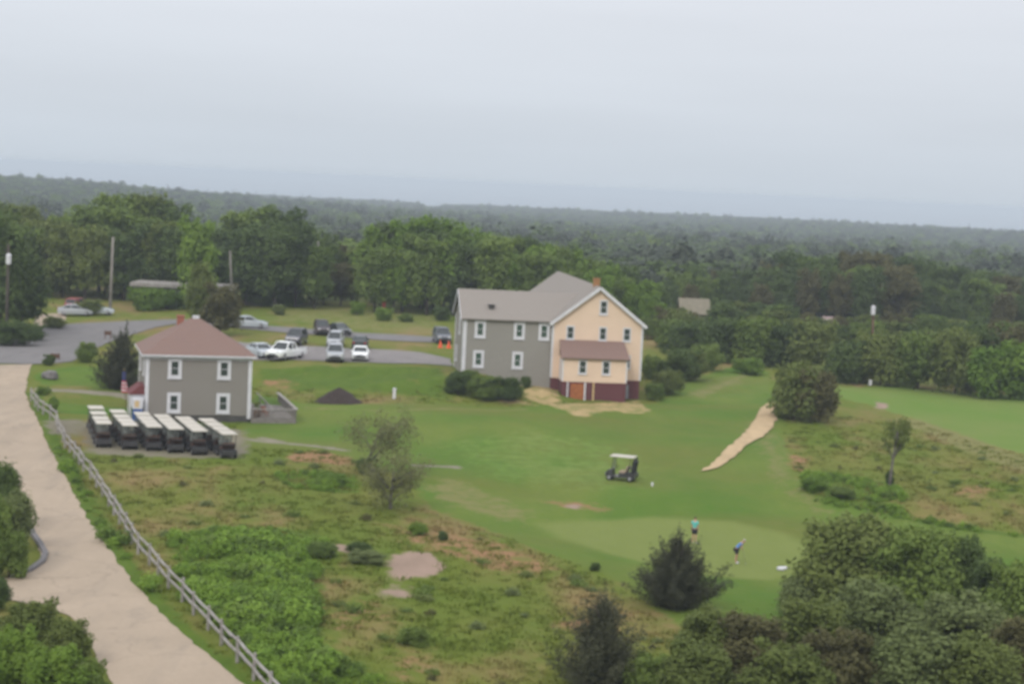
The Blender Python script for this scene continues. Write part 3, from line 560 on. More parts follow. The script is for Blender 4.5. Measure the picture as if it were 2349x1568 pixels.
for (X, Y, hh, wd, kd, lb) in [(1862, 1125, 1.0, 2.6, 'shrub_bright', 'bright green bush at the left end of the right rough'), (1930, 1140, .8, 2.4, 'shrub_mid', 'low green bush in the right rough beside the lawn edge'), (2040, 1112, 1.1, .8, 'shrub_dark', 'small dark upright bush at the foot of the thin tree'),
        (960, 1225, .75, 1.5, 'shrub_bright', 'bright low bush on the meadow above the sand patch'), (1015, 1238, .6, .9, 'shrub_dark', 'small dark bush on the meadow right of the bright one'), (840, 1085, 1.1, 2.2, 'shrub_dark', 'dark green bush at the foot of the leaning sparse tree'), (760, 1108, .7, 2.6, 'shrub_bright', 'bright green low bush left of the sparse tree'), (1365, 1308, .5, .8, 'shrub_dark', 'tiny dark bush at the lower edge of the lawn'),
        (735, 1275, .8, 2.2, 'shrub_mid', 'dark bush at the top of the green thicket patch'), (840, 1290, .7, 2.6, 'shrub_sage', 'greyish low bush left of the sand patch'), (950, 1480, .9, 1.7, 'shrub_mid', 'green bush in the lower middle of the meadow'), (820, 1265, .6, 1.8, 'shrub_dark', 'dark low bush above the sand patch on the left')]:
    q = G(X, Y); plant(kd, random.randrange(3), q[0], q[1], hh, wd, lb, 'bush', None, 'bush')
# foreground right thicket
for (X, Y, top, wpx, kd, lb) in [
        (1950, 1420, 1200, 300, 'shrub_olive', 'tall olive shrub at the top of the right foreground thicket'), (2080, 1440, 1222, 250, 'shrub_mid', 'tall dark green shrub right of the olive one in the foreground'), (2130, 1420, 1250, 170, 'shrub_bright', 'bright green leafy shrub among the tall foreground shrubs'), (2200, 1430, 1240, 150, 'shrub_dark', 'dark upright shrub in the right foreground thicket'), (2260, 1450, 1290, 140, 'shrub_dark', 'dark green shrub left of the right photo edge'), (1850, 1420, 1320, 170, 'shrub_sage', 'grey-green shrub at the left end of the tall foreground shrubs'),
        (2000, 1500, 1345, 270, 'shrub_sage', 'wide sage coloured shrub below the tall foreground shrubs'), (1850, 1530, 1380, 210, 'shrub_olive', 'olive shrub in the middle of the foreground thicket'), (2200, 1530, 1370, 260, 'shrub_sage', 'pale sage shrub in the lower right foreground'), (2330, 1480, 1300, 180, 'shrub_mid', 'green shrub cut by the right photo edge in the foreground'), (2340, 1580, 1420, 200, 'shrub_brown', 'brownish shrub in the bottom right photo corner'),
        (1620, 1530, 1400, 200, 'shrub_olive', 'olive shrub below the spreading cedar'), (1720, 1560, 1420, 230, 'shrub_brown', 'dark brown shrub at the bottom between the cedars and the sage shrubs'), (1500, 1590, 1500, 150, 'shrub_mid', 'low green shrub between the two cedars at the bottom edge'), (1600, 1620, 1480, 220, 'shrub_olive', 'dense olive shrub at the bottom edge right of the narrow cedar'), (1900, 1610, 1450, 260, 'shrub_brown', 'twiggy brown shrub at the bottom edge under the sage shrubs'), (2080, 1620, 1440, 260, 'shrub_sage', 'sage shrub at the bottom edge of the thicket'), (2240, 1630, 1470, 240, 'shrub_olive', 'olive shrub at the bottom edge near the right corner'), (1800, 1640, 1480, 240, 'shrub_olive', 'olive shrub at the bottom edge left of the twiggy brown one')]:
    q = G(X, Y); s = FPX/q[1]; plant(kd, random.randrange(3), q[0], q[1], (Y-top)/s*1.05, wpx/s*1.05, lb, 'shrub', 'shrubs of the right foreground thicket', 'shrub')
# left edge shrubs
for (X, Y, top, wpx, kd, lb) in [(-5, 1215, 1062, 130, 'shrub_dark', 'dark shrub at the left photo edge beside the pale road'), (30, 1262, 1120, 110, 'shrub_sage', 'grey-green shrub reaching over the pale road at the left'), (20, 1325, 1215, 110, 'shrub_mid', 'green shrub at the corner of the side turning'), (-30, 1320, 1130, 120, 'shrub_mid', 'green shrub cut by the left photo edge above the side turning'),
        (-10, 1400, 1325, 90, 'shrub_dark', 'dark shrub at the left edge below the side turning'), (70, 1500, 1375, 190, 'shrub_olive', 'olive shrub on the left verge below the side turning'), (150, 1530, 1420, 150, 'shrub_olive', 'olive shrub at the verge corner beside the road'), (20, 1570, 1440, 190, 'shrub_bright', 'bright green shrub in the bottom left corner'), (130, 1620, 1480, 200, 'shrub_bright', 'bright green shrub at the bottom left edge of the road'), (200, 1620, 1510, 130, 'shrub_mid', 'low green shrub at the bottom edge by the road')]:
    q = G(X, Y); s = FPX/q[1]; plant(kd, random.randrange(3), q[0], q[1], (Y-top)/s, wpx/s, lb, 'shrub', 'shrubs along the left road verge', 'shrub')

# cedars: rising pointed sprays of short needles on a tapered trunk
def cedar(x, y, ht, half, low, n, label, seed, size=.17, el=(38, 62), nb=70, shape=1.0, tops=((0, 1),), mat='cedar'):
    z = hz(x, y); o = empty('cedar_tree', (x, y, z-.05), 0, label, 'tree')
    r = np.random.default_rng(seed); cl = []
    def spray(p, d, L_, r0):
        K = max(4, int(L_/.16))
        for k in range(K):
            q = k/(K-1); c_ = p+d*L_*q+np.array([0, 0, .18*L_*q*q]); cl.append((*c_, r0*(1-q)**.6+.05, r.random()))
    for (tx, th) in tops: spray(np.array([tx*.35, 0, ht*.25]), np.array([tx*.6/ht, 0, .70*th])*1.0, ht*(.92*th if th == 1 else .9*th), .30*half/2)
    for i in range(nb):
        q = (i+.5)/nb; q = q**1.25; a = i*2.4+r.uniform(-.4, .4); e = R_(el[0]+(el[1]-el[0])*q**.8+r.uniform(-9, 9)); z0 = low+(ht*.74-low)*q
        L_ = half*(1-q)**shape*r.uniform(.72, 1.1)/math.cos(e)*.93+.3
        spray(np.array([0, 0, z0]), np.array([math.cos(a)*math.cos(e), math.sin(a)*math.cos(e), math.sin(e)]), L_, .22+.09*half*(1-q))
    link('crown', leaf_mesh('cedar_crown', cl, n, size, LF[mat], seed, .75, .3, (.25, .45), 1.2), None, o)
    link('trunk', trunk_mesh('cedar_trunk', ht*.8, .1+ht*.012, 6, seed, .25), None, o); return o
q = G(1548, 1392)
cedar(q[0], q[1], 4.5, 3.1, .2, 60000, 'dark spreading cedar with several pointed tops below the putting green', 5, .15, (10, 74), 92, 1.2, ((0, 1), (-1.2, .80), (1.9, .74), (.8, .84), (-2.0, .6)))
q = G(1375, 1575)
cedar(q[0], q[1], 4.6, 2.75, .05, 52000, 'dark cone-shaped cedar at the bottom edge of the meadow', 9, .14, (12, 76), 130, 1.1)
q = G(276, 892)
cedar(q[0], q[1], 6.3, 3.2, .1, 36000, 'tall blackish cedar beside the left wall of the grey house', 14, .24, (12, 76), 110, 1.1, ((.5, 1), (-.3, .75), (.9, .7)))

# sparse single trees
def sparse_tree(x, y, ht, wd, z0, label, seed, mat, n, lean=0, size=.22, K=26, nm='sparse_tree', trunk='greybark', limbs=9, rel=.13):
    z = hz(x, y); o = empty(nm, (x, y, z), 0, label, 'tree')
    r = random.Random(seed); m = MB(); tips = []
    tp = [(lean*(k/4)**1.3, r.uniform(-.08, .08), -.2+(z0+(ht-z0)*.55+.2)*k/4) for k in range(5)]
    m.tube(tp, [.11*(1.2-.8*k/4) for k in range(5)], 7)
    for i in range(limbs):
        q = r.uniform(.4, 1); a = r.uniform(0, 6.28); st = Vector(tp[int(q*4)]); L_ = wd*.45*r.uniform(.6, 1.1)
        en = st+Vector((math.cos(a)*L_, math.sin(a)*L_, r.uniform(.25, .6)*(ht-st.z)+.2)); m.tube([st, st.lerp(en, .5)+Vector((0, 0, .15)), en], [.05, .035, .012], 5); tips.append(en); tips.append(st.lerp(en, .6))
    link('trunk', m.mesh('trunk', smooth=True), MT[trunk], o)
    rr = np.random.default_rng(seed); cl = [(p.x, p.y, p.z, wd*rel*rr.uniform(.7, 1.2), rr.random()) for p in tips]
    cl += [(c_[0]+lean, c_[1], c_[2], c_[3], c_[4]) for c_ in clumps_ell(seed, wd, z0, ht, K, rel)]
    link('crown', leaf_mesh('sparse_crown', cl, n, size, LF[mat], seed, .3, .2), None, o); return o
q = G(822, 1080); sparse_tree(q[0]+.5, q[1], 5.0, 6.4, 1.3, 'thin pale olive tree leaning right at the edge of the lawn', 21, 'pale', 3600, 1.1, .16, 34, rel=.11)
q = G(895, 1168); sparse_tree(q[0], q[1], 4.5, 5.0, .2, 'twiggy greyish shrub-like tree in front of the leaning sparse tree', 25, 'pale', 3800, .1, .15, 34, limbs=18)
q = G(2040, 1114); sparse_tree(q[0], q[1], 5.6, 2.6, 2.6, 'small lone tree with a thin trunk in the right rough', 28, 'olive', 1500, .35, .2, 20)

# ------------------------------------------------------------------ scattered ground growth (stuff)
def scatter(name, pts, scl, meshes, kind='stuff', label=None, cat=None):
    c_ = bpy.data.collections.new(name+'_kinds')
    for i, me in enumerate(meshes): c_.objects.link(bpy.data.objects.new(name+'_sprig', me))
    me = bpy.data.meshes.new(name); me.vertices.add(len(pts)); me.vertices.foreach_set('co', np.asarray(pts, np.float32).ravel())
    a = me.attributes.new('sc', 'FLOAT_VECTOR', 'POINT'); a.data.foreach_set('vector', np.asarray(scl, np.float32).ravel())
    a = me.attributes.new('rz', 'FLOAT_VECTOR', 'POINT'); rv = np.zeros((len(pts), 3), np.float32); rv[:, 2] = rng.uniform(0, 6.28, len(pts)); a.data.foreach_set('vector', rv.ravel())
    o = link(name, me); tag(o, label, cat, None, kind)
    g = bpy.data.node_groups.new(name+'_nodes', 'GeometryNodeTree'); g.interface.new_socket('Geometry', in_out='INPUT', socket_type='NodeSocketGeometry'); g.interface.new_socket('Geometry', in_out='OUTPUT', socket_type='NodeSocketGeometry')
    n = g.nodes.new; gi = n('NodeGroupInput'); go = n('NodeGroupOutput'); mp_ = n('GeometryNodeMeshToPoints'); ip = n('GeometryNodeInstanceOnPoints'); ci = n('GeometryNodeCollectionInfo')
    ci.inputs['Collection'].default_value = c_; ci.inputs['Separate Children'].default_value = True; ci.inputs['Reset Children'].default_value = True; ip.inputs['Pick Instance'].default_value = True
    a1 = n('GeometryNodeInputNamedAttribute'); a1.data_type = 'FLOAT_VECTOR'; a1.inputs[0].default_value = 'sc'
    a2 = n('GeometryNodeInputNamedAttribute'); a2.data_type = 'FLOAT_VECTOR'; a2.inputs[0].default_value = 'rz'
    l = g.links.new; l(gi.outputs[0], mp_.inputs[0]); l(mp_.outputs[0], ip.inputs['Points']); l(ci.outputs[0], ip.inputs['Instance'])
    l(a1.outputs[0], ip.inputs['Scale']); l(a2.outputs[0], ip.inputs['Rotation']); l(ip.outputs[0], go.inputs[0])
    md = o.modifiers.new('scatter', 'NODES'); md.node_group = g; return o
# far wood
def crown_small(seed, mat, n, size, pine):
    cl = clumps_ell(seed, 7.5, 1.0, 10, 16, .2, top=.5 if pine else .2)
    return leaf_mesh('far_crown', cl, n, size, LF[mat], seed, .5, .6)
fm = [crown_small(101, 'pine', 420, 1.05, True), crown_small(102, 'pine', 420, 1.05, True), crown_small(103, 'dark', 420, 1.05, False), crown_small(104, 'pine', 420, 1.05, True), crown_small(105, 'mid', 420, 1.05, False), crown_small(106, 'pine', 420, 1.05, True)]
fp = []
yy = 335.0
while yy < 2790:
    half = yy*.30+60; step = 4.5+yy*.002
    xr = np.arange(-half, half, step); fp.append(np.stack([xr+rng.uniform(-.5, .5, len(xr))*step, np.full(len(xr), yy)+rng.uniform(-.5, .5, len(xr))*step], -1)); yy += step*.95
fp = np.concatenate(fp); fz = h(fp[:, 0], fp[:, 1])
gapn = np.array([mnoise.noise((p_[0]*.011, p_[1]*.006, 1.7)) for p_ in fp]); keep = gapn > -.45
fp = fp[keep]; fz = fz[keep]; gapn = gapn[keep]
s1 = rng.uniform(.60, .82, len(fp))*(1+.2*gapn)*np.where(rng.random(len(fp)) < .03, 1.45, 1); s2 = rng.uniform(1.05, 1.5, len(fp))
scatter('forest', np.c_[fp, fz-.3], np.c_[s2, s2, s1], fm, label='hazy far-off pine wood stretching to the bay', cat='forest')
# meadow grass
gmat, t, b = newmat('meadow_blades'); b.inputs['Roughness'].default_value = .9; b.inputs['Specular IOR Level'].default_value = .1
t.links.new(meadow_color(t, coord(t, True)), b.inputs['Base Color'])
def tuft(seed, n=14, ht=.22):
    r = np.random.default_rng(seed); V = []
    for _ in range(n):
        a = r.uniform(0, 6.28); x, y = r.normal(size=2)*.16; l = ht*r.uniform(.5, 1.1); dx, dy = math.cos(a), math.sin(a); wv = .03
        V += [(x-dy*wv, y+dx*wv, 0), (x+dy*wv, y-dx*wv, 0), (x+dx*l*.45, y+dy*l*.45, l)]
    me = fast_mesh('tuft', np.array(V), np.arange(len(V)).reshape(-1, 3), False); me.materials.append(gmat); return me
def sample_zone(n, ok):
    x = rng.uniform(-34, 46, n); y = rng.uniform(66, 178, n)
    ix = np.clip(np.searchsorted(xs, x), 1, nx-1); iy = np.clip(np.searchsorted(ys, y), 1, ny-1)
    i = iy*nx+ix; k = ok(i, x, y); return x[k], y[k]
def meadow_ok(i, x, y): return (rough[i] > .75) & (roadm[i] < .3) & (Z['sand'][i] < .3) & (Z['straw'][i] < .3) & (rng.random(len(x)) < np.clip(1.3-(y-75)/110, .25, 1))
x, y = sample_zone(26000, meadow_ok); sc_ = rng.uniform(.5, 1.15, len(x))
scatter('meadow_grass', np.c_[x, y, h(x, y)-.02], np.c_[sc_*1.3, sc_*1.3, sc_], [tuft(1), tuft(2), tuft(3), tuft(4, 22, .2)], label='rough olive and rusty meadow grass around the lawn', cat='grass')
# thicket of low green growth beside the fence
def sprig(seed, mat):
    cl = clumps_ell(seed, 1.1, .05, .6, 9, .22); return leaf_mesh('sprig', cl, 420, .13, LF[mat], seed, .5, .4)
def rank_ok(i, x, y): return (Z['rank'][i] > .62) & (roadm[i] < .2) & (y < 150)
x, y = sample_zone(60000, rank_ok); sc_ = rng.uniform(.45, 1.25, len(x))*np.where(y < 105, 1.0, .55)
cn = np.array([mnoise.noise((a_*.42, b_*.30, 2.2))+.6*mnoise.noise((a_*1.1, b_*.9, 5.2)) for a_, b_ in zip(x, y)]); sc_ = sc_*np.clip(.85+1.1*cn, .3, 1.7); k = rng.random(len(x)) < np.clip(.75+.9*cn, .1, 1); x, y, sc_ = x[k], y[k], sc_[k]
scatter('ground_cover', np.c_[x, y, h(x, y)-.03], np.c_[sc_, sc_, sc_*.9], [sprig(31, 'sprig'), sprig(32, 'sprigdark'), sprig(33, 'sprig'), sprig(34, 'sprig')], label='dense bright green low thicket beside the split rail fence', cat='ground cover')
def weed_ok(i, x, y): return (rough[i] > .8) & (roadm[i] < .2) & (Z['sand'][i] < .2) & (Z['rank'][i] < .4) & (y < 160) & (rng.random(len(x)) < .05)
x, y = sample_zone(9000, weed_ok); sc_ = rng.uniform(.3, .8, len(x))
scatter('meadow_weeds', np.c_[x, y, h(x, y)-.03], np.c_[sc_*1.3, sc_*1.3, sc_*.8], [sprig(41, 'mid'), sprig(42, 'olive'), sprig(43, 'brown'), sprig(44, 'sage')], label='scattered low weeds in the rough meadow', cat='weeds')

# ------------------------------------------------------------------ buildings
def add_window(parent, x, z, y, wo, ho, wi, hi, mat='pane', trim=None, side=0, deep=.05):
    """window in a wall facing local -y at (x, z); side=1 faces -x"""
    f = MB(); tz = (ho-hi)/2; tx = (wo-wi)/2
    f.box(-wo/2, wo/2, -deep, 0, hi/2, ho/2); f.box(-wo/2, wo/2, -deep, 0, -ho/2, -hi/2); f.box(-wo/2, -wi/2, -deep, 0, -hi/2, hi/2); f.box(wi/2, wo/2, -deep, 0, -hi/2, hi/2)
    o = f.build('window', trim or MT['white'], parent, loc=(x, y, z) if not side else (y, x, z), rz=None if not side else -math.pi/2)
    MB().box(-wi/2, wi/2, -.012, -.006, -hi/2, hi/2).build('pane', MT[mat], o)
    s_ = MB().box(-wi/2, wi/2, -deep*.8, -.013, -.022, .022)
    s_.build('sash', MT['white'], o)
    MB().box(-wo/2-.05, wo/2+.05, -deep-.05, -.002, -ho/2-.06, -ho/2-.003).build('sill', MT['white'], o)
    return o
def slab(m, pts, th):
    """thick panel from a planar outline"""
    p = [Vector(q) for q in pts]; n_ = (p[1]-p[0]).cross(p[2]-p[0]).normalized()
    if n_.z < 0: n_ = -n_
    n = len(p); m.add(p+[q+n_*th for q in p], [tuple(range(n-1, -1, -1)), tuple(range(n, 2*n))]+[(i, (i+1) % n, (i+1) % n+n, i+n) for i in range(n)])
# grey house with a hipped roof
YAW = R_(15.3); Wd, Dp, Hw = 8.95, 8.9, 5.62
rc = P(573, 968, 0); ex = np.array([math.cos(YAW), math.sin(YAW), 0]); org = rc-ex*Wd
gh = empty('grey_house', org, YAW, 'small two-storey grey shingled house with white trim and brown hipped roof', 'house')
MB().box(0, Wd, 0, Dp, .55, Hw).build('wall', MT['greysh'], gh)
MB().box(.05, Wd-.05, .05, Dp-.05, -.6, .56).build('skirt', MT['lattice'], gh)
m = MB()
for (x0, y0) in ((0, 0), (Wd-.24, 0), (0, Dp-.24), (Wd-.24, Dp-.24)): m.box(x0-.035, x0+.275, y0-.035, y0+.275, .3, Hw-.3)
m.build('corner_board', MT['white'], gh)
m = MB(); m.box(-.04, Wd+.04, -.04, .0-.002, Hw-.3, Hw); m.box(-.04, .0-.002, 0, Dp, Hw-.3, Hw); m.box(Wd+.002, Wd+.04, 0, Dp, Hw-.3, Hw); m.build('frieze', MT['white'], gh)
oh = .38; ez = Hw-.02; rise = 3.05
m = MB(); m.add([(-oh, -oh, ez), (Wd+oh, -oh, ez), (Wd+oh, Dp+oh, ez), (-oh, Dp+oh, ez), (-oh, -oh, ez+.14), (Wd+oh, -oh, ez+.14), (Wd+oh, Dp+oh, ez+.14), (-oh, Dp+oh, ez+.14), (Wd/2-.15, Dp/2, ez+rise), (Wd/2+.15, Dp/2, ez+rise)],
      [(3, 2, 1, 0), (0, 1, 5, 4), (1, 2, 6, 5), (2, 3, 7, 6), (3, 0, 4, 7), (4, 5, 9, 8), (5, 6, 9), (6, 7, 8, 9), (7, 4, 8)])
rf = m.build('roof', MT['roofbrown'], gh)
m = MB(); m.box(-oh-.03, Wd+oh+.03, -oh-.035, -oh-.004, ez-.02, ez+.12); m.box(-oh-.035, -oh-.004, -oh, Dp+oh, ez-.02, ez+.12); m.box(Wd+oh+.004, Wd+oh+.035, -oh, Dp+oh, ez-.02, ez+.12); m.build('gutter', MT['white'], rf)
ch = MB().box(2.95, 3.55, 5.3, 5.9, ez+1.0, ez+2.95).box(2.9, 3.6, 5.25, 5.95, ez+2.95, ez+3.07).build('chimney', MT['brick'], rf)
MB().box(Wd/2-.28, Wd/2+.28, Dp/2-.25, Dp/2+.25, ez+rise-.16, ez+rise+.10).build('ridge_cap', MT['white'], rf)
for x_ in (2.42, 6.6):
    for z_ in (4.56, 1.62): add_window(gh, x_, z_, -.004, 1.16, 1.72, .58, 1.16)
for y_ in (2.4, 6.4): add_window(gh, y_, 4.56, -.004, 1.1, 1.7, .58, 1.16, side=1)
# side entry of the house with a small red roof
pc = MB(); pc.box(-1.25, -1.13, .25, .37, 0, 2.25); pc.box(-1.25, -1.13, 2.9, 3.02, 0, 2.25); pc.box(-1.25, -.05, .26, .30, 1.2, 2.24); por = pc.build('entry_porch', MT['white'], gh)
m = MB(); m.prism([(-1.4, 2.25), (-.02, 2.25), (-.02, 3.0), (-.45, 3.0)], 1, .1, 3.2); m.build('porch_roof', MT['roofred'], por)
MB().box(-.05, -.004, 2.0, 2.95, .3, 2.2).build('door', MT['white'], gh)
def world_of(parent, p):
    c_, s_ = math.cos(parent.rotation_euler.z), math.sin(parent.rotation_euler.z); l = parent.location
    return Vector((l.x+p[0]*c_-p[1]*s_, l.y+p[0]*s_+p[1]*c_, l.z+p[2]))
vmn = empty('vending_machine', world_of(gh, (-.62, -.62, 0)), YAW, 'upright blue and white vending machine at the left house corner', 'machine')
MB().box(-.42, .42, 0, .75, .08, 1.1).build('lower_panel', MT['bluebox'], vmn, .015); MB().box(-.42, .42, .0, .75, 1.105, 1.95).build('cabinet', MT['white'], vmn, .015); MB().box(-.28, .1, -.015, -.002, 1.25, 1.8).build('display', MT['yellow'], vmn); MB().box(-.38, .38, .05, .7, 0, .08).build('base', MT['black'], vmn)
# deck on the right side
dk = empty('wooden_deck', world_of(gh, (Wd+.05, 0, 0)), YAW, 'low weathered wooden deck with railing right of the grey house', 'deck')
DW, DD = 3.85, 11.5
MB().box(0, DW, -.6, DD, .3, .42).build('floor', MT['wood'], dk)
m = MB()
for i in range(9): m.box(DW*i/8-.05, DW*i/8+.05, -.55, -.45, -.3, .3)
m.box(0, DW, -.62, -.6, -.1, .32); m.build('skirting', MT['wood'], dk)
m = MB(); m.box(-.0, DW+.1, -.75, -.45, 1.2, 1.27); m.box(DW-.1, DW+.2, -.44, DD, 1.2, 1.27); m.build('top_rail', MT['rail'], dk)
m = MB()
for i in range(27): m.box(DW*i/26-.02, DW*i/26+.02, -.61, -.57, .42, 1.2)
for i in range(60): m.box(DW+.02, DW+.06, -.4+(DD+.3)*i/60, -.36+(DD+.3)*i/60, .42, 1.2)
m.build('baluster', MT['wood'], dk)
m = MB(); m.box(1.9, 2.0, .8, DD, 1.15, 1.22); m.box(1.9, 2.0, .8, .9, .42, 1.15); m.box(1.9, 2.0, 5, 5.1, .42, 1.15); m.box(1.9, 2.0, 9, 9.1, .42, 1.15); m.build('hand_rail', MT['rail'], dk)
pl = empty('planter_barrel', world_of(dk, (.55, .25, .42)), 0, 'brown barrel planter with a small plant on the deck', 'planter')
MB().lathe([(.24, 0), (.31, .25), (.31, .4), (.27, .7), (.24, .7), (.24, .62)]).build('barrel', MT['brownwood'], pl, smooth=False)
link('plant', leaf_mesh('barrel_plant', clumps_ell(61, .6, .6, 1.4, 9, .2), 260, .13, LF['olive'], 61), None, pl)
chr_ = empty('deck_chair', world_of(dk, (1.3, .6, .42)), R_(160), 'small terracotta coloured wooden chair on the deck', 'chair')
MB().box(-.25, .25, -.25, .25, .38, .43).build('seat', MT['terracotta'], chr_); MB().beam((0, .24, .43), (0, .36, .95), .5, .04, (0, 1, 0)).build('backrest', MT['terracotta'], chr_)
for i, j in ((-1, -1), (1, -1), (1, 1), (-1, 1)): MB().box(.22*i-.025, .22*i+.025, .22*j-.025, .22*j+.025, 0, .38).build('leg', MT['terracotta'], chr_)

# cream building with a grey wing
YW = R_(7.0); W2, L2, H2, R2 = 9.05, 29.0, 7.65, 3.5
rc = P(1465, 917, .5); ex = np.array([math.cos(YW), math.sin(YW), 0]); org = rc-ex*W2
cb = empty('cream_building', org, YW, 'large cream gabled building with a grey shingled wing and burgundy basement', 'building')
m = MB(); m.prism([(0, 1.95), (W2, 1.95), (W2, H2), (W2/2, H2+R2), (0, H2)], 1, 0, L2); m.build('wall', MT['cream'], cb)
MB().box(.02, W2-.02, .02, L2-.02, -1.5, 1.95).build('basement', MT['burg'], cb)
m = MB(); oh = .35; sl = R2/(W2/2)
slab(m, [(-oh, -oh, H2-oh*sl), (W2/2, -oh, H2+R2), (W2/2, L2+oh, H2+R2), (-oh, L2+oh, H2-oh*sl)], .14)
slab(m, [(W2+oh, -oh, H2-oh*sl), (W2/2, -oh, H2+R2), (W2/2, L2+oh, H2+R2), (W2+oh, L2+oh, H2-oh*sl)], .14)
rf = m.build('roof', MT['roofgrey'], cb)
m = MB()
for sg in (-1, 1):
    a = (W2/2+sg*(W2/2+oh+.02), -oh-.03, H2-oh*sl-.06); b_ = (W2/2, -oh-.03, H2+R2-.04); m.beam(a, b_, .05, .30, (0, 0, 1))
m.build('rake_board', MT['white'], rf)
MB().box(W2/2-.32, W2/2+.3, 2.0, 2.6, H2+R2-.5, H2+R2+.72).box(W2/2-.36, W2/2+.34, 1.95, 2.65, H2+R2+.72, H2+R2+.82).build('chimney', MT['ochre'], rf)
m = MB()
for x_ in (0, W2): m.box(x_-.1, x_+.1, -.03, .14, 1.97, H2-.15)
m.build('corner_board', MT['white'], cb)
for (x_, z_) in ((1.75, 6.55), (5.05, 6.55), (7.5, 6.55), (7.62, 3.8)): add_window(cb, x_, z_, -.003, .82, 1.4, .56, 1.12)
add_window(cb, 5.0, 9.2, -.003, .84, 1.5, .56, 1.15)
# annex
AX0, AX1, AD = .75, 7.2, 2.6
MB().box(AX0, AX1, -AD, -.004, 1.9, 4.25).build('annex_wall', MT['cream'], cb)
MB().box(AX0+.02, AX1-.02, -AD+.02, -.006, -1.2, 1.9).build('annex_basement', MT['burg'], cb)
m = MB(); slab(m, [(AX0-.25, -AD-.3, 4.2), (AX1+.25, -AD-.3, 4.2), (AX1+.05, -.01, 5.75), (AX0-.05, -.01, 5.75)], .1)
m.add([(AX0, -AD+.01, 4.25), (AX0, -.01, 4.25), (AX0, -.01, 5.7)], [(0, 1, 2)]); m.add([(AX1, -AD+.01, 4.25), (AX1, -.01, 4.25), (AX1, -.01, 5.7)], [(0, 1, 2)])
m.build('annex_roof', MT['roofbrown'], cb)
for x_ in (2.75, 5.1): add_window(cb, x_, 3.4, -AD-.003, .86, 1.42, .58, 1.15)
m = MB(); m.box(AX0-.04, AX0+.1, -AD-.03, -AD+.1, 1.92, 4.2); m.box(AX1-.1, AX1+.04, -AD-.03, -AD+.1, 1.92, 4.2); m.build('annex_corner_board', MT['white'], cb)
MB().box(AX0-.05, AX0-.005, -1.7, -.8, 2.0, 4.05).build('side_door', MT['white'], cb)
dr = MB().box(1.65, 2.98, -AD-.02, -AD+.04, .02, 1.72).build('basement_door', MT['door'], cb)
m = MB(); m.box(1.27, 1.4, -AD-.08, -AD+.015, -.1, 1.86); m.box(3.0, 3.16, -AD-.08, -AD+.015, -.1, 1.86); m.build('door_post', MT['white'], cb)
MB().box(3.85, 4.0, -AD-.1, -AD+.015, -.2, 1.88).build('post', MT['yellow'], cb)
MB().box(1.45, 3.0, -AD-.5, -AD-.02, -.3, .02).build('door_step', MT['white'], cb)
MB().box(7.35, 7.95, -.06, .0, .1, 1.5).build('basement_panel', MT['boxgrey'], cb)
MB().box(W2+.005, W2+1.0, 7, 10, 2.4, 5.0).build('side_porch', MT['white'], cb)
m = MB(); slab(m, [(W2+.005, 6.8, 5.35), (W2+1.2, 6.8, 4.98), (W2+1.2, 10.2, 4.98), (W2+.005, 10.2, 5.35)], .08); m.build('porch_roof', MT['roofgrey'], cb)
add_window(cb, W2+.5, 3.9, 6.997, .6, 1.2, .4, .9)
# wing
WL, WD_, WH, WR = 8.95, 9.0, 7.6, 2.5; y0 = .35
m = MB(); m.prism([(y0, .5), (y0+WD_, .5), (y0+WD_, WH), (y0+WD_/2, WH+WR), (y0, WH)], 0, -WL, -.003); m.build('wing_wall', MT['greysh2'], cb)
m = MB(); oh = .3; sl = WR/(WD_/2)
slab(m, [(-WL-oh, y0-oh, WH-oh*sl), (2.2, y0-oh, WH-oh*sl), (4.4, y0+WD_/2, WH+WR), (-WL-oh, y0+WD_/2, WH+WR)][:2]+[(4.0, y0+WD_/2, WH+WR), (-WL-oh, y0+WD_/2, WH+WR)], .13)
slab(m, [(-WL-oh, y0+WD_+oh, WH-oh*sl), (2.2, y0+WD_+oh, WH-oh*sl), (4.0, y0+WD_/2, WH+WR), (-WL-oh, y0+WD_/2, WH+WR)], .13)
# trim the wing roof where it runs under the main front slope
wr = m.build('wing_roof', MT['roofgrey'], cb)
me = wr.data
for v in me.vertices:
    if v.co.x > 0:
        pass
for v in me.vertices:
    if v.co.x > 1: v.co.x = .05 if v.co.z < WH+1 else 3.1
m = MB()
for sg in (-1, 1): m.beam((-WL-oh-.02, y0+WD_/2+sg*(WD_/2+oh), WH-oh*sl-.02), (-WL-oh-.02, y0+WD_/2, WH+WR-.02), .05, .26, (0, 0, 1))
m.build('wing_rake_board', MT['white'], wr)
MB().box(-6.35, -5.85, 1.6, 2.1, WH+.6, WH+1.25).box(-6.45, -5.75, 1.5, 2.2, WH+1.25, WH+1.33).build('roof_vent', MT['lattice'], wr)
MB().box(-WL-.035, -WL+.32, y0-.035, y0+.3, .6, WH-.15).build('wing_corner_board', MT['white'], cb); MB().box(-WL-.035, -WL+.3, y0+WD_-.3, y0+WD_+.03, .6, WH-.15).build('wing_corner_board', MT['white'], cb)
for x_ in (-WL+1.67, -WL+5.6, -WL+8.1): add_window(cb, x_, 6.52, y0-.003, 1.1, 1.7, .54, 1.16, 'panegreen')
for x_ in (-WL+1.62, -WL+5.55): add_window(cb, x_, 3.55, y0-.003, 1.1, 1.7, .54, 1.16, 'panegreen')
add_window(cb, 4.2, 6.5, -WL-.003, 1.0, 1.6, .54, 1.1, side=1); add_window(cb, 6.8, 3.5, -WL-.003, 1.0, 1.6, .54, 1.1, side=1)

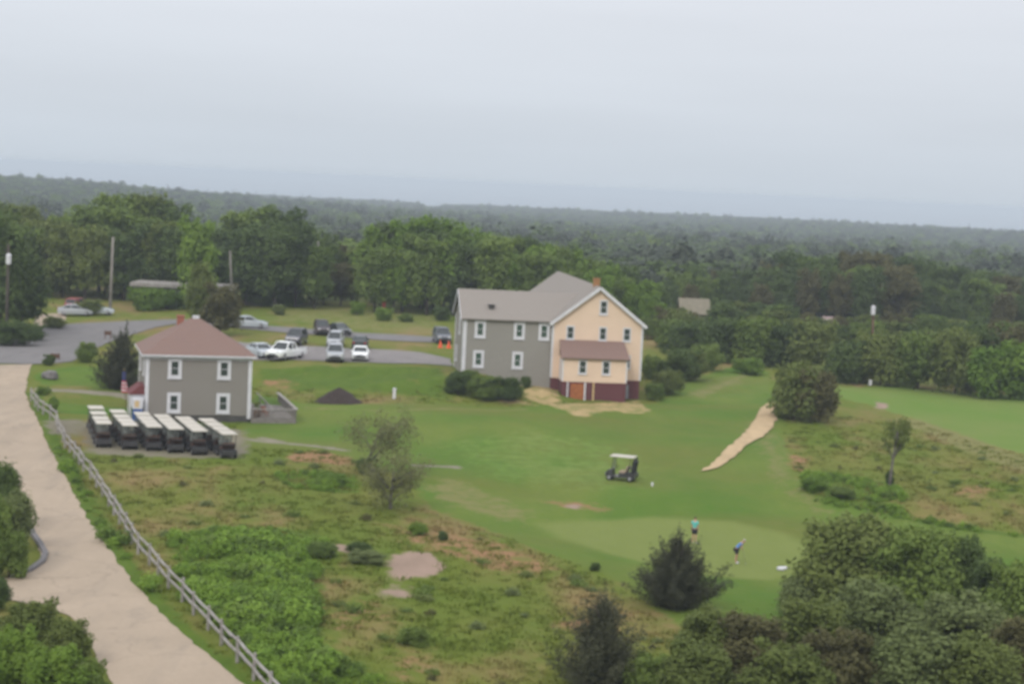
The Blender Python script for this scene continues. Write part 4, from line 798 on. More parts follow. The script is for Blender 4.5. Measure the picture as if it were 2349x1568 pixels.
# far houses among the trees
def far_house(name, X0, X1, ytop, ybot, dist, wall, roof, label, cat, flat=False, dp=6, win=4):
    x0, x1 = at_depth(X0, dist), at_depth(X1, dist); xm = (X0+X1)/2
    zt = z_of_row(xm, ytop, dist); zb = min(z_of_row(xm, ybot, dist), hz((x0+x1)/2, dist)); W_ = x1-x0
    o = empty(name, (x0, dist, zb-.3), 0, label, cat); H_ = zt-zb+.3
    if flat:
        MB().box(0, W_, 0, dp, 0, H_-.5).build('wall', wall, o); MB().box(-.4, W_+.4, -.5, dp+.3, H_-.5, H_).build('roof', roof, o)
    else:
        MB().prism([(0, 0), (dp, 0), (dp, H_*.65), (dp/2, H_*.97), (0, H_*.65)], 0, 0, W_).build('wall', wall, o)
        m = MB(); slab(m, [(-.3, -.3, H_*.63), (W_+.3, -.3, H_*.63), (W_+.3, dp/2, H_), (-.3, dp/2, H_)], .1); slab(m, [(-.3, dp+.3, H_*.63), (W_+.3, dp+.3, H_*.63), (W_+.3, dp/2, H_), (-.3, dp/2, H_)], .1); m.build('roof', roof, o)
    for i in range(win): add_window(o, W_*(i+.5)/win, H_*.4, -.003, W_/win*.5, H_*.32, W_/win*.35, H_*.24)
far_house('long_building', 302, 520, 652, 700, 250, MT['lattice'], MT['rail'], 'long low dark building with a pale flat roof among the trees', 'building', True, 6, 0)
plant('bush_olive', 1, at_depth(1562, 250), 250, 4.6, 6.0, 'dusty olive bush in front of the tan house', 'bush', None, 'bush')
far_house('tan_house', 1560, 1622, 688, 735, 258, MT['tan'], MT['tan'], 'tan shingled house half hidden by trees right of the cream building', 'house', False, 6, 0)
far_house('small_house', 1893, 1925, 730, 765, 285, MT['tan'], MT['pinkroof'], 'tiny pinkish-roofed house showing between the right trees', 'house', False, 5, 0)

# ------------------------------------------------------------------ utility poles
def pole(X, Ybase, Ytop, lean, label, r=.16, transformer=None, mat='pole', arm=False, dist=None):
    q = G(X, Ybase) if dist is None else np.array([at_depth(X, dist), dist, hz(at_depth(X, dist), dist)])
    zt = z_of_row(X, Ytop, q[1]); H_ = zt-q[2]
    o = empty('utility_pole', (q[0], q[1], q[2]), 0, label, 'pole', 'utility poles')
    MB().tube([(0, 0, -.5), (lean*H_*.5, 0, H_*.5), (lean*H_, 0, H_)], [r*1.25, r*1.05, r*.85], 9).build('shaft', MT[mat], o, smooth=True)
    if transformer:
        zt_ = H_*transformer[0]; m = MB().lathe([(.05, -.1), (.26, 0), (.28, .1), (.28, 1.0), (.2, 1.12), (.05, 1.15)], (lean*zt_+transformer[1], -.34, zt_)); m.build('transformer', MT['white'], o, smooth=False)
        MB().beam((lean*zt_, 0, zt_+.5), (lean*zt_+transformer[1], -.2, zt_+.5), .08, .1).build('bracket', MT['metal'], o)
    if arm: MB().beam((lean*H_-.9, -.2, H_-.5), (lean*H_+.9, -.2, H_-.5), .1, .12).build('crossarm', MT['pole'], o)
    return o
pole(252, 722, 543, .012, 'tall bare wooden utility pole behind the silver cars', .17)
pole(533, 712, 575, -.075, 'bare wooden utility pole leaning left beside the silver car', .15)
pole(14, 768, 560, .0, 'utility pole with a white transformer at the left photo edge', .16, (.80, .15), 'bark', dist=198)
pole(726, 700, 553, -.01, 'thin pale utility pole among the trees behind the dark cars', .11)
pole(2003, 800, 700, -.03, 'reddish utility pole with a white transformer among the right trees', .12, (.86, -.1), 'polered', dist=232)

# ------------------------------------------------------------------ cars
def wheel(parent, x, y, r=.33, wd=.22):
    m = MB(); n = 16
    prof = [(r*.62, -wd/2), (r*.93, -wd/2), (r, -wd/3), (r, wd/3), (r*.93, wd/2), (r*.62, wd/2)]
    secs = [[(x+q[0]*math.cos(2*math.pi*k/n), y+q[1], r+q[0]*math.sin(2*math.pi*k/n)) for k in range(n)] for q in prof]
    wl = m.loft(secs).build('wheel', MT['tyre'], parent, smooth=False)
    m = MB(); sy = 1 if y > 0 else -1
    m.loft([[(x+rr*math.cos(2*math.pi*k/n), y+sy*yy_, r+rr*math.sin(2*math.pi*k/n)) for k in range(n)] for rr, yy_ in ((r*.6, wd*.3), (r*.6, wd*.5+.012), (r*.15, wd*.5+.03))])
    m.build('rim', MT['rim'], wl)
def car(kind, paint, label, X, Y, rot, cat='car', nm='parked_car', group='cars parked around the asphalt', scale=1.0):
    q = G(X, Y)
    o = empty(nm, (q[0], q[1], q[2]+.07), rot, label, cat, group, (scale,)*3)
    # stations (x, bottom, top, half width): +x is the nose
    if kind == 'sedan': L_, st, cab, wz = 4.6, [(-2.3, .45, .82, .72), (-2.2, .28, .98, .84), (-1.5, .24, 1.0, .89), (.9, .24, .95, .89), (1.7, .24, .86, .87), (2.15, .28, .74, .8), (2.3, .4, .6, .68)], [(-1.75, .98), (-1.05, 1.42), (.15, 1.45), (1.0, .93)], (1.38, -1.38)
    elif kind == 'suv': L_, st, cab, wz = 4.7, [(-2.35, .5, .95, .8), (-2.28, .35, 1.1, .9), (-1.5, .3, 1.12, .93), (.9, .3, 1.1, .93), (1.85, .3, 1.02, .9), (2.25, .35, .9, .84), (2.35, .5, .7, .74)], [(-2.22, 1.1), (-1.95, 1.74), (.3, 1.78), (1.05, 1.08)], (1.42, -1.42)
    elif kind == 'van': L_, st, cab, wz = 4.9, [(-2.45, .45, .95, .85), (-2.4, .32, 1.1, .95), (-1.5, .3, 1.12, .97), (1.2, .3, 1.08, .96), (2.0, .3, .98, .92), (2.35, .35, .85, .85), (2.45, .5, .68, .75)], [(-2.38, 1.1), (-2.2, 1.85), (.7, 1.85), (1.6, 1.05)], (1.5, -1.5)
    else: L_, st, cab, wz = 5.5, [(-2.75, .55, .98, .84), (-2.7, .42, 1.05, .92), (-1.5, .38, 1.07, .95), (1.1, .38, 1.08, .95), (2.1, .38, 1.02, .93), (2.65, .42, .92, .87), (2.75, .55, .75, .8)], [(-.75, 1.06), (-.55, 1.74), (.65, 1.78), (1.35, 1.06)], (1.75, -1.65)
    sec = [[(x, -w_, zb), (x, -w_*1.0, zb+(zt-zb)*.6), (x, -w_*.93, zt-.03), (x, -w_*.82, zt), (x, w_*.82, zt), (x, w_*.93, zt-.03), (x, w_, zb+(zt-zb)*.6), (x, w_, zb)] for x, zb, zt, w_ in st]
    MB().loft(sec).build('body', paint, o, smooth=False)
    wb = st[3][3]*.88; wt = wb*.80
    (xa, za), (xb, zb), (xc, zc), (xd, zd) = cab
    def ring(x, z, w_): return [(x, -w_, z), (x, w_, z)]
    g = MB(); lo = [(xa, -wb, za-.05), (xd, -wb, zd-.05), (xd, wb, zd-.05), (xa, wb, za-.05)]; hi = [(xb, -wt, zb-.05), (xc, -wt, zc-.05), (xc, wt, zc-.05), (xb, wt, zb-.05)]
    g.add(lo+hi, [(3, 2, 1, 0), (4, 5, 6, 7), (0, 1, 5, 4), (1, 2, 6, 5), (2, 3, 7, 6), (3, 0, 4, 7)]).build('window', MT['glass'], o)
    m = MB(); m.loft([[(xb-.06, -wt-.03, zb-.07), (xb+.05, -wt*.9, zb), (xb+.05, wt*.9, zb), (xb-.06, wt+.03, zb-.07)], [((xb+xc)/2, -wt-.03, (zb+zc)/2-.05), ((xb+xc)/2, -wt*.88, (zb+zc)/2+.04), ((xb+xc)/2, wt*.88, (zb+zc)/2+.04), ((xb+xc)/2, wt+.03, (zb+zc)/2-.05)], [(xc+.08, -wt-.03, zc-.08), (xc-.05, -wt*.9, zc), (xc-.05, wt*.9, zc), (xc+.08, wt+.03, zc-.08)]])
    m.build('roof', paint, o)
    m = MB()
    for sg in (-1, 1):
        m.beam((xa, sg*wb, za-.03), (xb, sg*wt, zb-.05), .09, .10); m.beam((xd, sg*wb, zd-.03), (xc, sg*wt, zc-.05), .08, .08)
        xm = (xb+xc)/2-.05; m.beam((xm, sg*(wb+.005), za-.03), (xm, sg*(wt+.01), zb-.05), .09, .05)
        if kind in ('suv', 'van'): m.beam((xb+.75, sg*(wb+.005), za-.03), (xb+.75, sg*(wt+.01), zb-.05), .09, .05)
    m.build('pillar', paint, o)
    if kind == 'pickup':
        MB().box(-2.62, -.85, -.78, .78, 1.06, 1.075).build('load_bed', MT['black'], o)
        for sg in (-1, 1): MB().box(-2.7, -.8, sg*.86-.06, sg*.86+.06, 1.03, 1.13).build('bed_rail', paint, o)
    for sg in (-1, 1):
        for wx in wz: wheel(o, wx, sg*(st[2][3]-.12), .34 if kind != 'pickup' else .39)
        xf = st[-1][0]; MB().box(xf-.16, xf-.02, sg*.58-.17, sg*.58+.17, st[-2][2]-.16, st[-2][2]-.02).build('headlight', MT['lamp'], o)
        xr_ = st[0][0]; MB().box(xr_-.01, xr_+.08, sg*.62-.13, sg*.62+.13, st[1][2]-.25, st[1][2]-.08).build('tail_light', MT['tail'], o)
        MB().box(xd-.35, xd-.2, sg*(wb+.1)-.1, sg*(wb+.1)+.1, zd, zd+.13).build('mirror', paint, o)
    xf = st[-1][0]; MB().box(xf-.12, xf+.015, -.62, .62, .42, .6).build('bumper', MT['black'], o); MB().box(xf-.1, xf+.01, -.36, .36, .62, .72).build('grille', MT['black'], o)
    return o
W_ = carpaint('white_car', (.82, .84, .83)); S_ = carpaint('silver_car', (.36, .38, .40)); S2 = carpaint('pale_silver_car', (.42, .46, .49)); D_ = carpaint('dark_maroon_car', (.05, .035, .042)); K_ = carpaint('dark_green_car', (.03, .04, .038)); GD = carpaint('dark_grey_car', (.085, .085, .095)); GB = carpaint('blue_grey_car', (.12, .13, .15)); RD = carpaint('red_car', (.30, .06, .06))
car('pickup', W_, 'white pickup truck nearest the grey house in the parking lot', 655, 824, R_(248), 'truck', 'pickup_truck', scale=1.05)
car('suv', S_, 'silver sport utility car facing the camera in the parking lot', 768, 828, R_(-84))
car('sedan', W_, 'white sedan facing the camera right of the silver one', 826, 826, R_(-86))
car('sedan', S2, 'silver car half hidden by the right corner of the hipped roof', 598, 819, R_(-60))
car('suv', GD, 'dark grey car parked right behind the white pickup truck', 679, 790, R_(-95))
car('van', S_, 'pale van parked behind the silver sport utility car', 769, 794, R_(-90), 'van', 'parked_van', scale=.9)
car('sedan', K_, 'dark car parked behind the white sedan', 826, 800, R_(92))
car('suv', D_, 'dark maroon car on the back lane left of the dark green one', 738, 767, R_(-78), scale=.95)
car('sedan', K_, 'dark green car on the back lane right of the maroon one', 779, 768, R_(-62), scale=.95)
car('suv', GB, 'blue-grey car at the left edge of the grey wing', 1013, 786, R_(-80))
car('sedan', S2, 'pale silver car on the back lane beside the leaning pole', 571, 752, R_(8))
car('sedan', S2, 'pale silver car beside the tall bare pole at the far left', 222, 722, R_(10), scale=.95)
car('sedan', S_, 'silver car furthest left beside the wood edge', 172, 724, R_(14), scale=.95)
car('suv', RD, 'dull red car behind the far left silver cars', 175, 712, R_(80), scale=.9)
car('sedan', W_, 'white car mostly hidden by the bright hedge bushes', 372, 692, R_(20))
# ------------------------------------------------------------------ golf carts
def golf_cart(label, x, y, rot, group='golf carts parked in columns beside the grey house', sm_=MT['brownwood']):
    o = empty('golf_cart', (x, y, hz(x, y)+.0), rot, label, 'golf cart', group)
    b1 = MB(); hw = .56      # +x is the nose
    b1.loft([[(1.2, -hw*.75, .3), (1.2, hw*.75, .3), (1.18, hw*.72, .55), (1.18, -hw*.72, .55)], [(.95, -hw, .26), (.95, hw, .26), (.92, hw*.9, .80), (.92, -hw*.9, .80)], [(.62, -hw, .26), (.62, hw, .26), (.62, hw*.85, .86), (.62, -hw*.85, .86)]])
    b1.box(-.3, .62, -hw, hw, .26, .34); b1.box(-1.18, -.3, -hw, hw, .28, .62); b1.box(-.42, .1, -hw*.95, hw*.95, .341, .60)
    b1.build('body', MT['cartbody'], o, .02)
    st = MB().box(-.38, .12, -.52, .52, .61, .74); st.build('seat', sm_, o, .03); MB().beam((-.42, 0, .74), (-.52, 0, 1.12), 1.02, .1, (1, 0, 0)).build('backrest', sm_, o, .02)
    MB().box(-1.0, .86, -.59, .59, 1.79, 1.87).build('canopy', MT['roofcream'], o, .025)
    for sg in (-1, 1):
        MB().beam((.66, sg*.5, .82), (.55, sg*.5, 1.79), .04, .04).build('post', MT['black'], o); MB().beam((-.62, sg*.5, .6), (-.78, sg*.5, 1.79), .04, .04).build('post', MT['black'], o)
        wheel(o, .82, sg*.5, .23, .2); wheel(o, -.78, sg*.5, .23, .2)
        MB().box(1.16, 1.205, sg*.3-.08, sg*.3+.08, .44, .54).build('headlight', MT['lamp'], o)
    MB().beam((.665, 0, .86), (.565, 0, 1.74), .98, .012, (1, 0, 0)).build('windscreen', MT['screen'], o)
    MB().box(-1.15, -.65, -.5, .5, .625, .68).build('bag_well', MT['black'], o)
    MB().beam((-1.0, 0, 1.0), (-.6, 0, 1.0), .9, .04).build('bag_rack', MT['black'], o)
    m = MB(); n = 12
    m.tube([(.42+.05*math.cos(k*math.pi/6), -.26+.17*math.cos(k*math.pi/6+1.57), .98+.15*math.sin(k*math.pi/6+1.57)) for k in range(13)], .016, 5, False); m.beam((.62, -.26, .82), (.44, -.26, .98), .03, .03); m.build('steering_wheel', MT['black'], o)
    return o
cols = [((238, 1027), (214, 990)), ((299, 1031), (262, 993)), ((354, 1034), (318, 996)), ((404, 1039), (362, 999)), ((458, 1044), (409, 1002)), ((526, 1052), (456, 1003))]
ordw = ['leftmost', 'second', 'third', 'fourth', 'fifth', 'rightmost']; posw = ['front', 'second', 'third', 'rearmost']
cart0 = None
for ci_, (a, b_) in enumerate(cols):
    pa, pb = Vector(P(*a, 0)), Vector(P(*b_, 0)); d = (pb-pa).normalized(); n_c = 4
    for k in range(n_c):
        p = pa+d*(1.0+(2.05 if ci_ < 5 else 2.3)*k); lb = f'white-roofed dark golf cart, {posw[k]} of the {ordw[ci_]} column beside the grey house'
        rot = math.atan2(-d.y, -d.x)+math.pi
        if cart0 is None: cart0 = golf_cart(lb, p.x, p.y, rot); o = cart0
        else:
            o = copy_tree(cart0); o.location = (p.x, p.y, hz(p.x, p.y)); o.rotation_euler = (0, 0, rot+random.uniform(-.03, .03)); o['label'] = lb
q = G(1426, 1103); o = golf_cart('lone golf cart with cream roof standing on the open lawn', q[0], q[1]+.5, R_(180-18), 'golf carts on the open lawn', MT['seat'])
for sg in (-1, 1):
    cr_, sr_ = math.cos(R_(162)), math.sin(R_(162)); lx, ly = -.93, .27*sg
    gb = empty('golf_bag', (q[0]+lx*cr_-ly*sr_, q[1]+.5+lx*sr_+ly*cr_, q[2]+.68), R_(162), 'dark golf bag standing on the back of the lone cart, ' + ('nearer the camera' if sg > 0 else 'farther from the camera'), 'golf bag', 'golf bags on the lone cart')
    MB().tube([(0, 0, 0), (-.05, 0, .45), (-.12, 0, .85)], [.15, .16, .18], 10).build('bag', MT['black'], gb)
    for k in range(4): MB().tube([(-.12+.05*(k % 2), -.08+.05*k, .8), (-.17+.05*(k % 2), -.1+.06*k, 1.08)], [.02, .045], 5).build('club', MT['metal'] if k % 2 else MT['black'], gb)
# ------------------------------------------------------------------ split rail fence
fl = [(72, 893), (85, 913), (98, 933), (125, 960), (158, 1010), (202, 1066), (250, 1124), (282, 1173), (322, 1232), (351, 1260), (401, 1316), (430, 1345), (495, 1410), (575, 1493), (618, 1540), (640, 1568), (700, 1640)]
FP = [P(*q, 1.05+.7*max(0, (960-q[1])/70)) for q in fl]; FP = [Vector((p_[0], p_[1], 0)) for p_ in FP]
tot = [0]
for a, b_ in zip(FP[:-1], FP[1:]): tot.append(tot[-1]+(b_-a).length)
def along(s_):
    for i in range(len(FP)-1):
        if s_ <= tot[i+1]: return FP[i].lerp(FP[i+1], (s_-tot[i])/(tot[i+1]-tot[i]))
    return FP[-1]
fe = empty('split_rail_fence', (FP[-1].x, FP[-1].y, hz(FP[-1].x, FP[-1].y)), 0, 'weathered two-rail split wooden fence running along the pale road', 'fence')
base = Vector(fe.location); nsec = max(4, int(tot[-1]/2.9)); pv = []
print('FENCE', tot[-1], nsec)
for i in range(nsec+1):
    p = along(tot[-1]*i/nsec); pv.append(Vector((p.x+random.uniform(-.06, .06), p.y+random.uniform(-.06, .06), hz(p.x, p.y))))
for i, p in enumerate(pv):
    tl = Vector((random.uniform(-.05, .05), random.uniform(-.05, .05), 0))
    MB().tube([p-base+Vector((0, 0, -.3)), p-base+tl*.5+Vector((0, 0, .6)), p-base+tl+Vector((0, 0, 1.22+random.uniform(-.06, .06)))], [.085, .085, .07], 6).build('post', MT['rail'], fe)
    if i < nsec:
        for zr in (.52, 1.02):
            a = p-base+Vector((random.uniform(-.03, .03), 0, zr+random.uniform(-.05, .05))); b_ = pv[i+1]-base+Vector((0, 0, zr+random.uniform(-.05, .05))); e_ = (b_-a)*.05
            md = (a+b_)/2+Vector((0, 0, random.uniform(-.06, .02))); MB().tube([a-e_, md, b_+e_], [.06, .075, .055], 6).build('rail', MT['rail'], fe)
# ------------------------------------------------------------------ small things
q = G(775, 926); m = MB(); n = 40; vs_, fs_ = [], []
for j in range(13):
    rr = 1-j/12
    for k in range(n):
        a = 2*math.pi*k/n; jit = 1+.10*mnoise.noise((math.cos(a)*2, math.sin(a)*2, j*.35)); pz = 1.5*(1-rr**1.35)*(1+.06*mnoise.noise((math.cos(a)*3+rr*4, math.sin(a)*3, j)))
        vs_.append((2.35*rr*jit*math.cos(a), 1.7*rr*jit*math.sin(a), pz-.1))
for j in range(12):
    for k in range(n): fs_.append((j*n+k, j*n+(k+1) % n, (j+1)*n+(k+1) % n, (j+1)*n+k))
m.add(vs_, fs_); tag(m.build('dirt_pile', MT['soil'], smooth=True, loc=(q[0], q[1]+1.0, q[2])), 'dark brown pile of soil on the lawn right of the deck', 'dirt pile')
def post_marker(X, Y, hh, wd, mat, label, name='marker_post', cat='post'):
    q = G(X, Y); o = empty(name, tuple(q), 0, label, cat)
    MB().box(-wd/2, wd/2, -wd/2, wd/2, -.2, hh*.85).build('stake', mat, o, .01); MB().lathe([(wd*.62, 0), (wd*.62, hh*.12), (wd*.3, hh*.15)], (0, 0, hh*.85), 10).build('top', mat, o); return o
post_marker(904, 914, 1.05, .28, MT['white'], 'short white marker post on the lawn right of the soil pile')
post_marker(1996, 884, .7, .32, MT['white'], 'white tee marker at the edge of the right fairway')
post_marker(1496, 1114, .28, .15, MT['white'], 'small white marker on the lawn right of the lone golf cart')
post_marker(881, 708, 1.3, .5, MT['redpaint'], 'small red marker post at the foot of the trees', 'marker_post', 'post')
for X, Y in ((1010, 797), (1029, 798)):
    q = G(X, Y); o = empty('traffic_cone', tuple(q), 0, 'orange traffic cone left in front of the blue-grey car' if X < 1020 else 'orange traffic cone touching the edge of the grey wing', 'cone', 'orange traffic cones')
    MB().lathe([(.26, .04), (.24, .06), (.05, .8), (.03, .82)]).build('cone', MT['orange'], o); MB().box(-.3, .3, -.3, .3, 0, .04).build('base', MT['orange'], o)
q = G(636, 714); o = empty('utility_box', tuple(q), .2, 'grey metal utility box on the grass behind the cars', 'utility box'); MB().box(-.55, .55, -.4, .4, 0, .85).build('cabinet', MT['boxgrey'], o, .03); MB().box(-.6, .6, -.45, .45, .85, .92).build('lid', MT['boxgrey'], o)
q = G(116, 868); bm = bmesh.new(); bmesh.ops.create_icosphere(bm, subdivisions=3, radius=1)
for v in bm.verts: v.co *= 1+.28*mnoise.noise(v.co*1.6); v.co = Vector((v.co.x*.85, v.co.y*.6, max(v.co.z, -.3)*.6))
me = bpy.data.meshes.new('boulder'); bm.to_mesh(me); bm.free(); tag(link('boulder', me, MT['rock'], loc=(q[0], q[1], q[2]+.2)), 'rounded grey boulder on the grass corner by the pale road', 'boulder')
def board_sign(X, Y, wd, hh, bz, mat, label):
    q = G(X, Y); o = empty('wooden_sign', tuple(q), .15, label, 'sign')
    MB().box(-wd/2, wd/2, -.04, .04, bz, bz+hh).build('board', mat, o, .01)
    for sg in (-1, 1): MB().box(sg*wd*.4-.05, sg*wd*.4+.05, .042, .14, -.3, bz+hh+.05).build('post', mat, o)
board_sign(126, 826, .95, .42, .25, MT['brownwood'], 'low dark wooden sign on the verge above the boulder')
board_sign(206, 806, .65, .45, .35, MT['brownwood'], 'small reddish brown sign on the verge left of the cedar')
board_sign(247, 778, .8, .45, .5, MT['brownwood'], 'brown wooden sign beside the top of the cedar by the asphalt')
# limp flag on a pole by the house entry
q = G(290, 935); o = empty('flag_pole', tuple(q), 0, 'slim flag pole beside the grey house entry', 'flag pole')
MB().tube([(0, 0, -.3), (-.28, 0, 3.35)], [.035, .025], 7).build('shaft', MT['brownwood'], o); MB().lathe([(.0, 0), (.05, .05), (0, .1)], (-.285, 0, 3.34), 8).build('finial', MT['yellow'], o)
fo = empty('flag', tuple(q+np.array([-.26, -.05, 1.35])), 0, 'limp striped red and white flag with a blue corner hanging from its pole', 'flag')
def cloth(z0, z1, x0, x1, mat, name):
    m = MB(); n = 12; vs_ = []
    for j in range(2):
        for k in range(n+1):
            u_ = k/n; x_ = x0+(x1-x0)*u_; vs_.append((x_+.07*(1-(z0, z1)[j]/1.9), .07*math.sin(x_*34+(z0, z1)[j]*1.2), (z0, z1)[j]))
    for y_ in (0, .012):
        b0 = len(m.v); m.add([(a, b__+y_, c_) for a, b__, c_ in vs_], [(k, k+1, n+2+k, n+1+k) for k in range(n)])
    return m.build(name, mat, fo, smooth=True)
cloth(1.05, 1.85, -.2, .12, MT['flagblue'], 'canton')
for k in range(7): cloth(.0+.15*k, .15+.15*k, -.3+.012*k, .34-.03*k, MT['flagred'] if k % 2 == 0 else MT['flagwhite'], 'stripe')
# golf bag lying on the green
q = G(1793, 1307); o = empty('golf_bag', tuple(q), .3, 'white golf bag lying on the putting green', 'golf bag', None, (.68, .68, .68))
MB().tube([(-.45, 0, .17), (-.2, 0, .19), (.35, 0, .2), (.42, 0, .2)], [.15, .17, .17, .19], 12).build('bag', MT['white'], o, smooth=False); MB().box(-.3, .15, -.26, -.15, .05, .26).build('pocket', MT['white'], o, .02)
for k in range(5): MB().tube([(.42, -.08+.04*k, .2), (.72+.05*(k % 3), -.12+.06*k, .24), (.76+.05*(k % 3), -.12+.06*k, .17)], [.012, .012, .03], 5).build('club', MT['metal'] if k % 2 else MT['black'], o)
MB().tube([(-.3, .1, .3), (0, .2, .45), (.3, .1, .35)], .02, 5).build('strap', MT['black'], o)

# ------------------------------------------------------------------ golfers
def skin(name, nodes, edges, mat, parent, sub=2):
    me = bpy.data.meshes.new(name); names = list(nodes); ix = {n: i for i, n in enumerate(names)}
    me.from_pydata([nodes[n][0] for n in names], [(ix[a], ix[b_]) for a, b_ in edges], [])
    o = bpy.data.objects.new(name, me); COL.objects.link(o)
    o.modifiers.new('skin', 'SKIN'); sub_ = o.modifiers.new('sub', 'SUBSURF'); sub_.levels = sub_.render_levels = sub
    for i, n in enumerate(names):
        sv_ = me.skin_vertices[0].data[i]; r = nodes[n][1]; sv_.radius = r if hasattr(r, '__len__') else (r, r); sv_.use_root = (i == 0)
    dg = bpy.context.evaluated_depsgraph_get(); ev = o.evaluated_get(dg); m2 = bpy.data.meshes.new_from_object(ev)
    bpy.data.objects.remove(o); m2.name = name
    m2.polygons.foreach_set('use_smooth', [True]*len(m2.polygons)); m2.materials.clear()
    return link(name, m2, mat, parent)
def person(loc, rot, label, shirt, bend=0.0, arms='down', cap=False):
    o = empty('person', loc, rot, label, 'person')      # faces local -y
    nd, ed = {}, []
    def T(p, k=1.0):                                     # bend the upper body forward about the hips
        x, y, z = p
        if z <= .94 or bend == 0: return (x, y+ (.10*bend if z > .6 else .05*bend), z-.02*bend)
        a = bend*k; dz = z-.94; return (x, y*math.cos(a)-dz*math.sin(a)+.10*bend, .92+dz*math.cos(a)+y*math.sin(a)*0)
    def add(n, p, r, par=None):
        nd[n] = (T(p), r)
        if par: ed.append((par, n))
    add('pelvis', (0, 0, .94), (.15, .11)); add('waist', (0, 0, 1.10), (.135, .10), 'pelvis'); add('chest', (0, .01, 1.30), (.16, .115), 'waist'); add('upper', (0, .01, 1.42), (.12, .09), 'chest')
    add('neck', (0, -.005, 1.51), .05, 'upper'); add('chin', (0, -.02, 1.56), (.062, .07), 'neck'); add('head', (0, -.015, 1.655), (.078, .098), 'chin'); add('crown', (0, 0, 1.735), (.06, .07), 'head')
    for s, sd_ in ((-1, 'l'), (1, 'r')):
        add('hip'+sd_, (s*.09, 0, .88), .095, 'pelvis'); add('knee'+sd_, (s*.105, -.02, .5), .058, 'hip'+sd_); add('calf'+sd_, (s*.11, .02, .36), .055, 'knee'+sd_); add('ankle'+sd_, (s*.115, .01, .09), .038, 'calf'+sd_); add('heel'+sd_, (s*.115, .02, .04), .036, 'ankle'+sd_); add('toe'+sd_, (s*.13, -.17, .03), (.042, .028), 'heel'+sd_)
        add('sho'+sd_, (s*.17, .01, 1.43), .062, 'upper')
        if arms == 'down': el = (s*.235, .03, 1.15); wr_ = (s*.245, -.04, .90); dr_ = (0, -.1, -1)
        else: el = (s*.17, -.17, 1.20); wr_ = (s*.045, -.36, 1.05); dr_ = (-s*.1, -.35, -.95)
        add('elb'+sd_, el, .042, 'sho'+sd_); add('wri'+sd_, wr_, .029, 'elb'+sd_)
        d = Vector(dr_).normalized(); pw = Vector(wr_); side = Vector((0, 1, 0)) if arms == 'down' else Vector((s, 0, 0))
        add('palm'+sd_, tuple(pw+d*.06), (.036, .02), 'wri'+sd_)
        for f_ in range(4):
            b0 = pw+d*.095+side*(.03-.02*f_); e0 = b0+d*(.05-.006*abs(f_-1.3))+Vector((-s*.008, 0, 0)); e1 = e0+d*.03+Vector((-s*.018, 0, 0))
            add(f'f{f_}a'+sd_, tuple(b0), .0095, 'palm'+sd_); add(f'f{f_}b'+sd_, tuple(e0), .0085, f'f{f_}a'+sd_); add(f'f{f_}c'+sd_, tuple(e1), .0075, f'f{f_}b'+sd_)
        add('tha'+sd_, tuple(pw+d*.05-side*.035+Vector((-s*.01, -.02, 0))), .011, 'palm'+sd_); add('thb'+sd_, tuple(pw+d*.095-side*.045+Vector((-s*.012, -.035, 0))), .009, 'tha'+sd_)
    skin('body', nd, ed, MT['skin'], o, 2)
    def sub(names, pad, eds, extra=None):
        out_ = {}
        for n in names:
            p, r = nd[n]; r = r if hasattr(r, '__len__') else (r, r); out_[n] = (p, (r[0]+pad, r[1]+pad))
        if extra: out_.update(extra)
        return out_, eds
    ext = {}
    for sd_ in 'lr':
        a, b_ = Vector(nd['sho'+sd_][0]), Vector(nd['elb'+sd_][0]); ext['slv'+sd_] = (tuple(a.lerp(b_, .75)), (.062, .062))
    n_, e_ = sub(['pelvis', 'waist', 'chest', 'upper', 'shol', 'shor'], .018, [('pelvis', 'waist'), ('waist', 'chest'), ('chest', 'upper'), ('upper', 'shol'), ('upper', 'shor'), ('shol', 'slvl'), ('shor', 'slvr')], ext); skin('shirt', n_, e_, shirt, o)
    ext = {}
    for sd_ in 'lr':
        a, b_ = Vector(nd['hip'+sd_][0]), Vector(nd['knee'+sd_][0]); ext['leg'+sd_] = (tuple(a.lerp(b_, .85)), (.088, .088))
    n_, e_ = sub(['pelvis', 'hipl', 'hipr'], .022, [('pelvis', 'hipl'), ('pelvis', 'hipr'), ('hipl', 'legl'), ('hipr', 'legr')], ext); skin('shorts', n_, e_, MT['shorts'], o)
    for sd_ in 'lr':
        n_, e_ = sub(['heel'+sd_, 'toe'+sd_, 'ankle'+sd_], .012, [('ankle'+sd_, 'heel'+sd_), ('heel'+sd_, 'toe'+sd_)]); skin('shoe', n_, e_, MT['shoe'], o)
    hp, cp, cn = Vector(nd['head'][0]), Vector(nd['crown'][0]), Vector(nd['chin'][0]); up_ = (cp-cn).normalized(); fw_ = Vector((0, -1, 0)); fw_ = (fw_-up_*fw_.dot(up_)).normalized()
    back = hp+up_*.035-fw_*.025
    skin('hair' if not cap else 'cap', {'a': (tuple(back-up_*.05-fw_*.03), (.07, .07)), 'b': (tuple(back), (.088, .10)), 'c': (tuple(back+up_*.055+fw_*.01), (.075, .085))}, [('a', 'b'), ('b', 'c')], MT['hair'] if not cap else MT['cap'], o, 2)
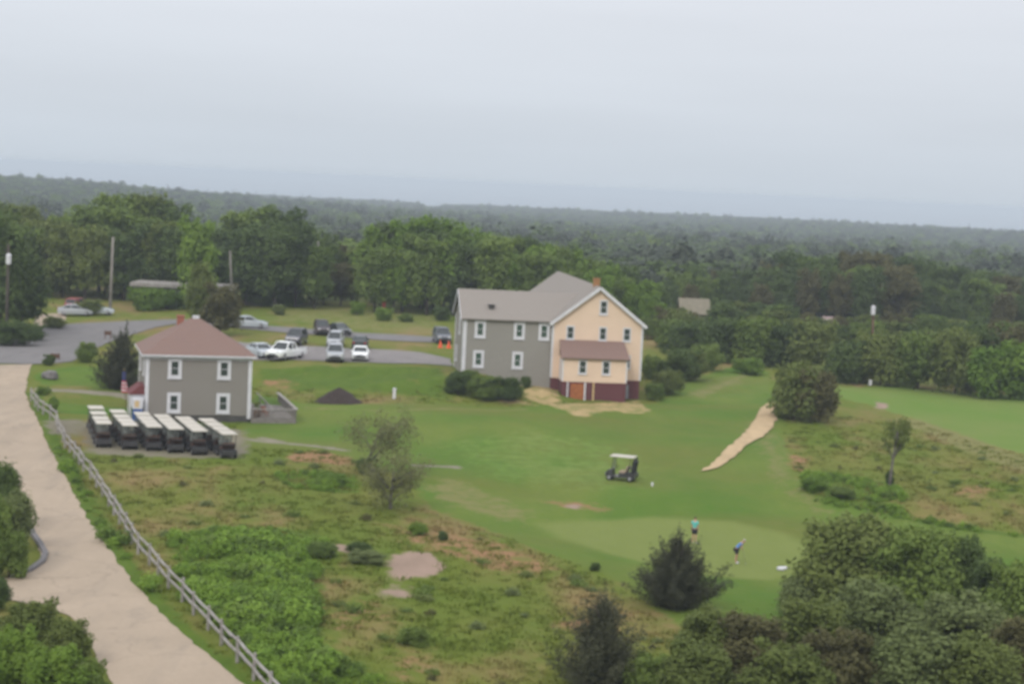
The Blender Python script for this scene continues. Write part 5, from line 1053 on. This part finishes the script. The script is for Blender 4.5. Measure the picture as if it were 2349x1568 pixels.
    m = MB(); nb = hp+fw_*.095-up_*.01; m.tube([nb+up_*.035, nb+fw_*.02-up_*.012, nb-up_*.018], [.008, .014, .006], 6); m.build('nose', MT['skin'], o, smooth=True)
    sdv = up_.cross(fw_).normalized()
    for s in (-1, 1):
        MB().lathe([(.004, -.006), (.011, 0), (.004, .006)], tuple(hp+fw_*.092+sdv*(s*.032)+up_*.02), 8).build('eye', MT['hair'], o); MB().lathe([(.008, -.03), (.016, 0), (.010, .03)], tuple(hp+sdv*(s*.088)-fw_*.005), 8).build('ear', MT['skin'], o)
    MB().beam(hp+fw_*.092-up_*.055-sdv*.024, hp+fw_*.092-up_*.055+sdv*.024, .012, .012).build('mouth', MT['redpaint'], o)
    return o, nd
q = G(1592, 1245); person((q[0], q[1], q[2]+.02), R_(150), 'golfer in a turquoise shirt and dark shorts standing on the putting green', MT['teal'])
q = G(1690, 1291); o, nd = person((q[0], q[1], q[2]+.02), R_(70), 'golfer in a blue shirt bending over a putt on the green', MT['blue'], .72, 'putt', True)
hp = Vector(nd['palml'][0]).lerp(Vector(nd['palmr'][0]), .5)
pt = empty('putter', (q[0], q[1], q[2]+.02), R_(70), 'thin steel putter held by the golfer in the blue shirt', 'golf club')
MB().tube([hp+Vector((0, .08, .12)), hp+Vector((0, -.10, -.12))], .014, 6).build('grip', MT['black'], pt); MB().tube([hp+Vector((0, -.10, -.12)), Vector((hp.x, hp.y-.3, .04))], .008, 6).build('shaft', MT['metal'], pt); MB().box(hp.x-.06, hp.x+.06, hp.y-.34, hp.y-.29, .0, .03).build('head', MT['metal'], pt)

# ------------------------------------------------------------------ haze
hm = bpy.data.materials.new('haze'); hm.use_nodes = True; t = hm.node_tree; t.nodes.clear()
ho = t.nodes.new('ShaderNodeOutputMaterial'); pv_ = t.nodes.new('ShaderNodeVolumePrincipled'); pv_.inputs['Color'].default_value = (.785, .88, .96, 1); pv_.inputs['Density'].default_value = .00029; pv_.inputs['Anisotropy'].default_value = 0
t.links.new(pv_.outputs[0], ho.inputs['Volume'])
tag(MB().box(-17800, 17800, -1500, 18200, -64, 24.5).build('haze', hm), kind='stuff')
